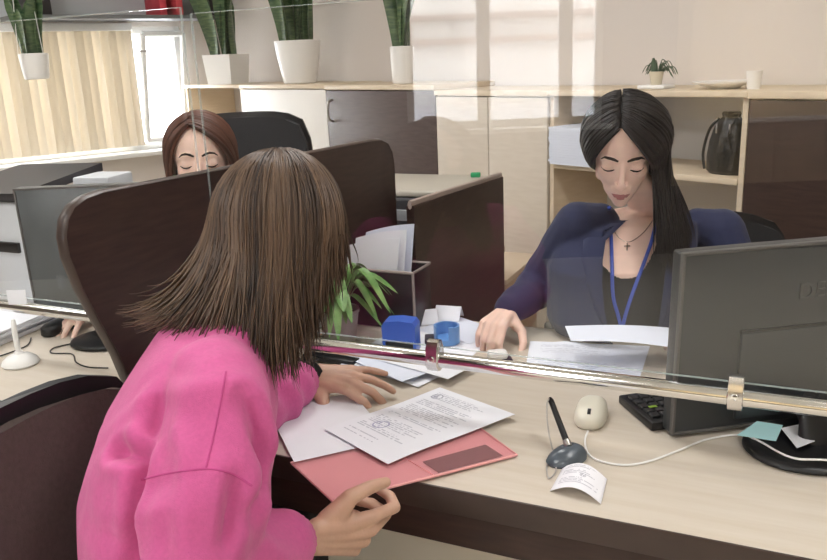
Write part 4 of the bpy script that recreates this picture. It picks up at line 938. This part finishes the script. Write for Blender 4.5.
def mouse(label, c, ang, mm, scroll):
    c = V(c); Rm = Matrix.Rotation(ang, 3, 'Z'); t = thing('computer_mouse', label, 'mouse', c); b = MB(); rg = []
    for z, s_ in ((0, .94), (.004, 1.0), (.014, .99), (.023, .88), (.029, .68), (.0325, .36), (.0335, .05)):
        rg.append([c+Rm @ V(.0305*s_*math.copysign(abs(math.cos(q))**.78, math.cos(q)), .056*s_*math.copysign(abs(math.sin(q))**.85, math.sin(q))+(-.006 if z > .02 else 0), z) for q in [2*PI*j/36 for j in range(36)]])
    b.loft(rg); b.build('mouse_body', mm, t, smooth=60)
    b = MB(); b.lathe([(0, -.003), (.009, -.003), (.009, .003), (0, .003)], c+Rm @ V(0, .030, .0235), Rm @ Matrix.Rotation(PI/2, 3, 'Y'), 18); b.build('scroll_wheel', scroll, t)
    b = MB(); b.tube([c+Rm @ V(0, .012, .0310), c+Rm @ V(0, .034, .0255), c+Rm @ V(0, .05, .017)], .0006, 5); b.build('button_seam', grey_m, t); return t
mouse('cream computer mouse beside the chained pen', (-0.2980, 1.4149, 0.7510), PI+.10, mat('cream_plastic', (226, 222, 206), .4), black_m)
mouse('black computer mouse under the hand at the far left', (-1.765, 1.475, .751), .1, black_m, grey_m)
def cable(label, pts, r, mm, z=0):
    b = MB(); b.tube(catmull(pts, 10), r, 8); return tag(b.build('cable', mm, smooth=180), label, 'cable')
cable('thin white cable from the cream mouse across the counter', [(-0.2873, 1.3403, 0.7600), (-0.2865, 1.3131, 0.7550), (-0.2715, 1.2702, 0.7530), (-0.2461, 1.2488, 0.7530), (-0.2041, 1.2494, 0.7530), (-0.1673, 1.2778, 0.7530), (-0.1251, 1.3354, 0.7530), (-0.0887, 1.3889, 0.7530), (-0.0410, 1.4248, 0.7540), (-0.0074, 1.3908, 0.7680), (0.0474, 1.3235, 0.7770), (0.1018, 1.3327, 0.7770), (.25, 1.42, .753)], .0019, white_pl)
cable('black cable lying along the left counter place', [(-1.7737, 1.2085, 0.7530), (-1.7495, 1.2739, 0.7530), (-1.7477, 1.3504, 0.7530), (-1.7888, 1.4014, 0.7530)], .0018, black_m)
cable('wavy black cable next to the wing partition', [(-1.5933, 1.4650, 0.7530), (-1.6385, 1.4099, 0.7530), (-1.6619, 1.3631, 0.7530), (-1.6363, 1.3338, 0.7530), (-1.5799, 1.3451, 0.7530), (-1.5250, 1.3062, 0.7530), (-1.4697, 1.2906, 0.7530), (-1.4173, 1.3016, 0.7530)], .0018, black_m)
# monitors, seen from behind
def monitor(label, p0, d, w_, z0, z1, mm, base_c, bw, slot=True, tiltk=.03, text=None):
    p0 = V(p0); d = V(d).normalized(); nb = V(d.y, -d.x, 0)   # nb points to the client side
    t = thing('computer_monitor', label, 'monitor', V(base_c))
    up = (V(0, 0, 1)+nb*tiltk).normalized(); H = z1-z0; c = p0+d*(w_/2); Rm = Matrix((d, nb, up)).transposed(); o = V(c.x, c.y, z0)+up*(H/2)
    b = MB(); b.box(o-nb*.019, (w_, .036, H), 0, .006, R=Rm, seg=3); b.build('housing', mm, t, smooth=40)
    b = MB(); b.box(o-nb*.0385, (w_-.024, .004, H-.03), 0, 0, R=Rm); b.build('screen', mat('screen_dark', (14, 16, 22), .15), t)
    fr = MB()
    for (x, z, sx, sz) in ((0, H/2-.003, w_, .006), (0, -H/2+.003, w_, .006), (-w_/2+.003, 0, .006, H), (w_/2-.003, 0, .006, H)): fr.box(o+d*x+up*z-nb*.004, (sx, .012, sz), 0, .002, R=Rm)
    fr.build('rim', mat('monitor_rim', (92, 90, 88), .4), t, smooth=40)
    b = MB(); b.box(o+nb*.0015-up*.20*H, (w_*.54, .009, H*.49), 0, .003, R=Rm, seg=2); bk = b.build('back_cover', mm, t, smooth=40)
    if slot:
        b = MB(); b.box(o+nb*.0005+up*.0495*H, (w_*.54, .006, .005), 0, 0, R=Rm); b.build('vent_slot', black_m, bk)
    if text:
        cu = bpy.data.curves.new('lettering', 'FONT'); cu.body = text; cu.size = .042; cu.extrude = .0010; cu.align_x = 'CENTER'; cu.space_character = 1.05
        to = bpy.data.objects.new('lettering', cu); COL.objects.link(to); dg = bpy.context.evaluated_depsgraph_get(); me = bpy.data.meshes.new_from_object(to.evaluated_get(dg)); bpy.data.objects.remove(to)
        me.transform(Matrix.Translation(o+nb*.0001+d*.012+up*(.20*H)) @ Matrix((d, up, nb)).transposed().to_4x4()); link('lettering', to_local(me, W[t]), [mat('embossed_plastic', (66, 68, 69), .3)], t, None, 0)
    bc = V(base_c); b = MB(); b.loft([[bc+V(0, 0, 0)+d*(bw*s_*math.cos(q))+nb*(bw*.80*s_*math.sin(q))+V(0, 0, z) for q in [2*PI*j/48 for j in range(48)]] for s_, z in ((.0, .001), (.97, .001), (1, .005), (.985, .010), (.90, .014), (0, .016))]); b.build('base', black_m, t, smooth=50)
    b = MB(); nk = V(o.x, o.y, 0)+nb*.035; bb = bc-nb*.0; b.tube([bb+V(0, 0, .012), bb+V(0, 0, .05), V(nk.x, nk.y, z0+H*.10)-nb*.03, V(nk.x, nk.y, z0+H*.16)-nb*.05], [.032, .030, .026, .026], 16, flat=.7, up=d); b.build('neck', black_m, t)
    return t
mp = V(-0.1456, 1.3765, 0.7570); md_ = V(.82, .57, 0)
monitor('large dark monitor seen from behind at the right edge', mp, md_, .52, .757, 1.098, screen_m, (0.0886, 1.4252, 0.7510), .125, text='DELL')
mq = V(-1.7952, 1.4343, 1.1504)
mon2 = monitor('grey monitor seen from behind at the far left', (mq.x, mq.y, 0), (.906, .423, 0), .50, .815, mq.z, mat('grey_monitor_housing', (92, 98, 100), .3, spec=.6), (mq.x+.235, mq.y+.02, .751), .10, slot=False)
nt_o = V(-1.6424, 1.2847, 0.9139); b = MB(); b.box(nt_o-fw*.03, (.045, .0015, .035), math.radians(25), .0004); b.build('sticky_note', paper_m, mon2, smooth=0)
# keyboard end, notes
kb = V(-0.2629, 1.5006, 0.7510); ka = V(.53, -.84, 0).normalized(); kl = V(.80, .60, 0).normalized(); kw, kL_ = .135, .40
kbt = thing('keyboard', 'black keyboard lying behind the big monitor', 'keyboard', kb+ka*kw/2+kl*kL_/2)
Rk = Matrix((kl, V(-kl.y, kl.x, 0), Z3)).transposed(); b = MB(); kc = kb+V(kl.y, -kl.x, 0)*kw/2+kl*kL_/2
b.box(kc+V(0, 0, .009), (kL_, kw, .018), 0, .004, R=Rk); b.build('case', black_m, kbt, smooth=40); b = MB()
for i in range(18):
    for j in range(5): b.box(kc+Rk @ V(-kL_/2+.019+i*.0205, -kw/2+.024+j*.0205, .0205), (.0172, .0172, .006), 0, .0015, R=Rk, seg=1)
ks = b.build('keys', mat('key_grey', (36, 36, 38), .5), kbt, smooth=0)
b = MB(); b.box(kc+Rk @ V(-kL_/2+.03, -.015, .0242), (.016, .008, .001), 0, 0, R=Rk); b.build('green_mark', mat('lime', (132, 168, 60), .5), kbt, smooth=0)
sheet('sticky_note', 'pale cyan sticky note by the monitor foot', 'note', [(-0.0368, 1.3944, 0.7690), (0.0259, 1.3928, 0.7690), (0.0361, 1.4561, 0.7720), (-0.0069, 1.4581, 0.7720)], .0006, mat('cyan_paper', (188, 236, 240), .8))
sheet('paper_note', 'small white note lying on the monitor foot', 'note', [(0.0328, 1.4356, 0.7750), (0.0581, 1.3649, 0.7750), (0.0860, 1.4020, 0.7750), (0.0634, 1.4636, 0.7750)], .0006, paper_m)
# telephone by the sleeve
tc = V(-0.8854, 1.2406, 0.7510); d1 = (V(-0.8503, 1.2996, 0.7510)-V(-0.8640, 1.1801, 0.7510)).normalized(); Rt = Matrix((d1, V(-d1.y, d1.x, 0), Z3)).transposed()
tp = thing('smartphone', 'dark smartphone with pale rim lying beside the pink cuff', 'phone', tc)
MB().box(tc+V(0, 0, .0045), (.148, .072, .009), 0, .004, R=Rt, seg=3).build('phone_case', mat('pale_case', (206, 200, 192), .4), tp); MB().box(tc+V(0, 0, .0092), (.138, .063, .001), 0, .0004, R=Rt, seg=1).build('phone_screen', mat('phone_glass', (10, 10, 12), .08), tp)
# loose paper heap under the rail
R = random.Random(9); hb = V(-0.7456, 1.5278, 0.7510); 
for i in range(7):
    a = -.25+R.uniform(-.3, .25); u_, v_ = V(math.cos(a), math.sin(a), 0), V(-math.sin(a), math.cos(a), 0); c_ = hb+V(R.uniform(-.05, .05), R.uniform(-.02, .04), .0015+.0024*i)
    ln = (.21, .21, .20, .21, .15, .2, .21)[i]; wd_ = (.10, .10, .148, .10, .105, .10, .10)[i]
    sheet('paper_sheet', 'white papers heaped under the chrome rail beside the left hand', 'paper', [c_-u_*ln/2-v_*wd_/2, c_+u_*ln/2-v_*wd_/2, c_+u_*ln/2+v_*wd_/2, c_-u_*ln/2+v_*wd_/2], .0006, (paper_m, form_m, paper2_m)[i % 3], (lambda k: lambda u, v: .0009*(1+math.sin(3*u+k)))(i), 8, 5, 'heap of papers under the rail')
rl0, rl1 = V(-0.9997, 1.5128, 0.7520), V(-0.8580, 1.5065, 0.7520); b = MB(); b.box((rl0+rl1)/2+V(0, 0, .009), ((rl1-rl0).length, .03, .014), math.atan2(rl1.y-rl0.y, rl1.x-rl0.x), .003)
tag(b.build('black_strip', black_m), 'flat black strip lying under the rail beside the paper heap', 'office strip')  # plain flat black bar, no particular tool
# staff side: forms, stamps, plant, file box
for lab, cs, mm in (('white form lying under the blue stamp and ring', ((-0.9047, 1.5879, 0.7516), (-0.6308, 1.5463, 0.7516), (-0.6257, 1.7839, 0.7516), (-0.8798, 1.8342, 0.7516)), paper_m), ('white paper leaning out from behind the blue ring', ((-0.8257, 1.7790, 0.7530), (-0.6612, 1.7228, 0.7530), (-0.6296, 1.8421, 0.7530), (-0.7912, 1.9298, 0.7530)), paper2_m)):
    sheet('paper_sheet', lab, 'paper', list(cs), .0006, mm)
sheet('form_sheet', 'printed form lying flat in front of the woman in navy', 'paper', [(-0.4837, 1.5953, 0.7520), (-0.2416, 1.5961, 0.7520), (-0.2528, 1.8452, 0.7520), (-0.5301, 1.7910, 0.7520)], .0006, form_m, lambda u, v: .005*max(0, 1-abs(u-.33)/.1)*v)
sheet('held_sheet', 'white sheet held up at an angle by the woman in navy', 'paper', [(-0.3893, 1.6262, 0.8248), (-0.1427, 1.7113, 0.8004), (-0.1443, 1.8584, 0.7968), (-0.4291, 1.7323, 0.8205)], .0006, paper2_m, lambda u, v: .008*math.sin(PI*u))
sb = V(-0.7959, 1.6187, 0.7535); st = thing('self_inking_stamp', 'blue self-inking stamp standing on white paper', 'stamp', sb); Rs = Matrix.Rotation(.18, 3, 'Z'); blue_p = mat('blue_plastic', (58, 100, 196), .3)
b = MB(); tp_ = [(-.040, .034), (-.041, .072), (-.034, .082), (.0, .0855), (.034, .082), (.041, .072), (.040, .034)]
b.prism([sb+Rs @ V(x, -.024, z) for x, z in tp_], Rs @ V(0, .048, 0)); b.build('stamp_cap', blue_p, st, smooth=30)
MB().box(sb+Rs @ V(0, 0, .024), (.068, .040, .022), 0, .002, R=Rs).build('ink_block', black_m, st)
b = MB(); b.box(sb+Rs @ V(0, 0, .005), (.074, .046, .008), 0, .002, R=Rs); b.build('foot_frame', mat('clear_plastic', (176, 190, 206), .2), st)
for sx in (-.0375, .0375): b = MB(); b.box(sb+Rs @ V(sx, 0, .021), (.007, .046, .032), 0, .001, R=Rs); b.build('side_leg', blue_p, st)
ib = V(-0.7459, 1.7162, 0.7535); b = MB(); b.box(ib+V(0, 0, .006), (.06, .045, .011), .4, .002); tag(b.build('ink_pad', mat('slate_plastic', (52, 56, 66), .4)), 'flat dark ink pad right behind the blue stamp', 'ink pad')
rb = V(-0.7195, 1.7172, 0.7535); b = MB(); rg = []
for j in range(29):
    q = -PI/2+.55+(2*PI-1.1)*j/28; hh = .044 if .1 < j/28 < .9 else .047
    rg.append([rb+V(math.cos(q)*r, math.sin(q)*r, z) for r, z in ((.032, .012), (.032, hh), (.027, hh), (.027, .012))])
b.loft(rg); rt_ = thing('stamp_holder', 'pale blue plastic ring cup with an open front', 'holder', rb); ringm = mat('pale_blue_plastic', (104, 156, 214), .3); b.build('ring', ringm, rt_); MB().lathe([(0, 0), (.032, 0), (.032, .014), (0, .014)], rb, n=32).build('cup_base', ringm, rt_)
hs = V(-0.5510, 1.6231, 0.7520); hst = thing('hand_stamp', 'small white stamp with dark foot under the fingers', 'stamp', hs); Rh = Matrix.Rotation(.5, 3, 'Z')
MB().box(hs+V(0, 0, .008), (.055, .035, .014), 0, .003, R=Rh).build('stamp_foot', mat('plum_plastic', (58, 44, 60), .4), hst); MB().box(hs+Rh @ V(-.006, 0, .024), (.045, .03, .018), 0, .006, R=Rh, seg=3).build('stamp_body', white_pl, hst)
# leafy plant behind the glass
pp_ = V(-0.9760, 1.6405, 0.7510); lt = thing('potted_plant', 'small leafy green plant in a grey pot behind the glass', 'plant', pp_)
MB().lathe([(0, 0), (.036, 0), (.038, .004), (.049, .078), (.051, .08), (.051, .088), (.046, .088), (.044, .074), (0, .074)], pp_, n=32).build('pot', mat('pot_grey', (146, 140, 132), .5, var=.12, vs=20), lt)
MB().lathe([(0, .074), (.044, .074), (.03, .08), (0, .082)], pp_, n=20).build('soil', soil_m, lt)
R = random.Random(14)
for k in range(40):
    a = R.uniform(0, 2*PI); L = R.uniform(.07, .135); s_ = pp_+V(math.cos(a)*.012, math.sin(a)*.012, .078); h_ = R.uniform(.03, .085); d_ = V(math.cos(a), math.sin(a), 0)
    if k < 5: a = (-.35, .15, -.9, .5, -.1)[k]; d_ = V(math.cos(a), math.sin(a), 0); L = (.17, .15, .12, .13, .14)[k]; h_ = (.10, .075, .05, .08, .03)[k]
    mid_ = s_+d_*L*.42+V(0, 0, h_+.02); end_ = s_+d_*L+V(0, 0, h_-R.uniform(.0, .075)); wl = R.uniform(.009, .017); sp = catmull([s_, mid_, end_], 8); sd_ = V(-d_.y, d_.x, 0)
    def fn(u, v, sp=sp, wl=wl, sd_=sd_):
        i = v*(len(sp)-1); p = sp[int(i)].lerp(sp[min(len(sp)-1, int(i)+1)], i-int(i)); w__ = wl*max(.09, math.sin(PI*max(0, (v-.22)/.78))**.8 if v > .22 else .09)
        return p+sd_*w__*(2*u-1)+V(0, 0, .35*w__*abs(2*u-1))
    b = MB(); b.grid(fn, 4, 14, .0008); b.build('leaf', leaf2_m, lt)
# file box with leaning sheets behind the plant
fx = thing('file_box', 'black open file box with pale rim in front of the low panel', 'box', (-.945, 1.83, ZD)); x0, x1, y0, y1, zt = -1.07, -.832, 1.775, 1.885, .905
for (ca, da) in (((x0+.003, (y0+y1)/2, (ZD+zt)/2+.001), (.006, y1-y0, zt-ZD-.002)), ((x1-.003, (y0+y1)/2, (ZD+zt)/2+.001), (.006, y1-y0, zt-ZD-.002)), (((x0+x1)/2, y0+.003, (ZD+zt)/2+.001), (x1-x0-.012, .006, zt-ZD-.002)), (((x0+x1)/2, y1-.003, (ZD+zt)/2+.001), (x1-x0-.012, .006, zt-ZD-.002))): MB().box(ca, da, 0, .001).build('side', black_m, fx)
MB().box(((x0+x1)/2, (y0+y1)/2, ZD+.004), (x1-x0-.012, y1-y0-.012, .006)).build('bottom', black_m, fx)
b = MB(); b.tube([(x0, y0, zt), (x1, y0, zt), (x1, y1, zt), (x0, y1, zt)], .004, 8, closed=True); b.tube([(x1, y0, zt), (x1, y0, ZD+.004)], .004, 8); b.build('rim', mat('pale_rim', (150, 140, 134), .4), fx)
for i, (dy, dz, lab) in enumerate(((0, 0, 'front white sheet standing in the black file box'), (.022, .018, 'middle white sheet standing in the black file box, higher than the front one'), (.044, .03, 'rear pale blue sheet standing in the black file box'))):
    q = [V(-1.060+.02*i, 1.80+dy, .80+dz), V(-.90+.012*i, 1.80+dy, .80+dz), V(-.885+.012*i, 1.815+dy, .985+dz), V(-1.045+.02*i, 1.815+dy, .955+dz)]
    sheet('paper_sheet', lab, 'paper', q, .0012, (paper_m, paper_m, paper2_m)[i], lambda u, v: .02*u*(1-u))
# folded notes by the ring
for (px, lab, an) in ((V(-0.8358, 1.8407, 0.7540), 'left of two folded white notes behind the blue stamp', .6), (V(-0.7849, 1.8922, 0.7540), 'right of two folded white notes behind the ring cup', .1)):
    d_ = V(math.cos(an), math.sin(an), 0); s_ = V(-d_.y, d_.x, 0); b = MB()
    def fn(u, v, px=px, d_=d_, s_=s_): return px+d_*(v-.5)*.07+s_*(u-.5)*.05+V(0, 0, .034*(1-abs(2*u-1)))
    b.grid(fn, 8, 4, .0006); tag(b.build('folded_note', paper_m, smooth=20), lab, 'note')
# ------------------------------------------------------------------ left place
wp = V(-1.6528, 1.2546, 0.7510); wpt = thing('desk_pen', 'white pen standing in a white domed base at the far left', 'pen', wp)
MB().lathe([(0, 0), (.040, 0), (.043, .004), (.040, .012), (.028, .022), (.012, .028), (.009, .034), (0, .034)], wp, n=36).build('holder', white_pl, wpt)
b = MB(); b.tube([wp+V(0, 0, .03), wp+V(-.002, .0, .05), wp+V(-.006, .004, .10), wp+V(-.007, .006, .112)], [.0058, .0066, .0062, .004], 14); b.build('pen', white_pl, wpt)
psm = thing('paper_stack', 'stack of white papers at the left edge behind the rail', 'paper', (-1.93, 1.405, .751)); b = MB(); R = random.Random(3)
for k in range(9): b.box((-1.93+R.uniform(-.006, .006), 1.405, .7535+k*.0042), (.21, .297, .0038), .08+R.uniform(-.05, .05))
b.build('sheets', paper_m, psm)
ob = thing('office_machine', 'white office printer with a dark slanted lid at the far left', 'printer', (-2.12, 1.72, ZD))
MB().box((-2.12, 1.72, .918), (.34, .30, .33), 0, .015, seg=3).build('printer_body', mat('printer_white', (214, 218, 222), .4), ob, smooth=40)
MB().prism([(-2.30, 1.56, 1.085), (-1.94, 1.56, 1.085), (-1.94, 1.56, 1.11), (-2.30, 1.56, 1.10)], (0, .32, .045)).build('printer_lid', mat('lid_dark', (52, 52, 56), .35), ob)
MB().box((-2.10, 1.565, .95), (.24, .012, .03), 0, .002).build('paper_slot', black_m, ob)
b = MB(); b.box((-1.862, 1.80, .942), (.12, .13, .38), .2, .006); tag(b.build('letter_tray', lgrey_m), 'pale grey upright box between the left printer and the auburn haired woman', 'box')
# ------------------------------------------------------------------ behind the counter
tb2 = thing('side_table', 'low side table carrying the printer beside the low panel', 'table', (-1.17, 2.56, 0)); MB().box((-1.165, 2.55, .735), (.50, .44, .025), 0, .002).build('tabletop', beige_m, tb2)
for sx in (-1.39, -.94):
    for sy in (2.36, 2.74): MB().box((sx, sy, .361), (.035, .035, .722), 0, .002).build('leg', steel_m, tb2)
pt2 = thing('printer', 'dark office printer with pale flat top behind the low panel', 'printer', (-1.17, 2.56, .7475))
MB().box((-1.175, 2.56, .868), (.44, .38, .238), 0, .012, seg=3).build('printer_body', mat('printer_dark', (44, 44, 48), .35), pt2, smooth=40)
MB().box((-1.175, 2.56, .999), (.43, .37, .024), 0, .008, seg=3).build('scanner_lid', mat('lid_pale', (176, 170, 158), .4), pt2, smooth=40)
MB().box((-1.19, 2.365, .93), (.26, .02, .035), 0, .003).build('control_strip', grey_m, pt2); b = MB(); b.box((-1.19, 2.33, .855), (.24, .1, .006), 0, .001); b.build('output_paper', paper_m, pt2); MB().box((-1.19, 2.335, .845), (.27, .12, .012), 0, .003).build('output_tray', grey_m, pt2)
gb = V(-0.9918, 2.6806, 0.9996); b = MB(); b.box((-1.0, 2.70, 1.019), (.035, .025, .016), .3, .003); tag(b.build('eraser', mat('green_rubber', (40, 150, 96), .5)), 'tiny green block lying on the printer top', 'eraser')
pd = thing('pedestal', 'low cream cupboard at the far end of the low panel', 'cabinet', (-1.11, 3.0, 0)); MB().box((-1.11, 3.0, .295), (.38, .42, .59), 0, .002).build('carcass', mat('pedestal_side', (206, 184, 154), .5, c2=(196, 172, 142), var=1, vs=4, stretch=(3, 3, 18)), pd); MB().box((-1.11, 3.0, .6), (.39, .43, .02), 0, .002).build('pedestal_top', beige_m, pd)
dr = V(-0.5977, 2.6195, 0.6079); dw = thing('drawer_unit', 'small cream drawer unit glimpsed behind the right arm of the navy blazer', 'cabinet', (dr.x, dr.y, 0))
MB().box((dr.x, dr.y, .36), (.15, .3, .72), .4, .003).build('carcass', beige_m, dw); Rw = Matrix.Rotation(.4, 3, 'Z')
for k in range(3):
    d_ = MB().box(V(dr.x, dr.y, .12+.21*k)+Rw @ V(0, -.156, 0), (.142, .012, .2), .4, .002).build('drawer', white_m, dw)
    MB().box(V(dr.x, dr.y, .17+.21*k)+Rw @ V(0, -.168, 0), (.06, .012, .008), .4, .002).build('drawer_pull', steel_m, d_)
# hanging planter before the left window
hp_ = V(-4.13, 3.59, 1.401); hg = snake_plant('hanging white planter with long green leaves before the left window', hp_, .07, .085, .15, 9, .42, False, 17)
for k in range(3):
    a = 2*PI*k/3; b = MB(); b.tube([hp_+V(.083*math.cos(a), .083*math.sin(a), .14), V(hp_.x, hp_.y, CH)], .002, 5); b.build('cord', white_pl, hg)
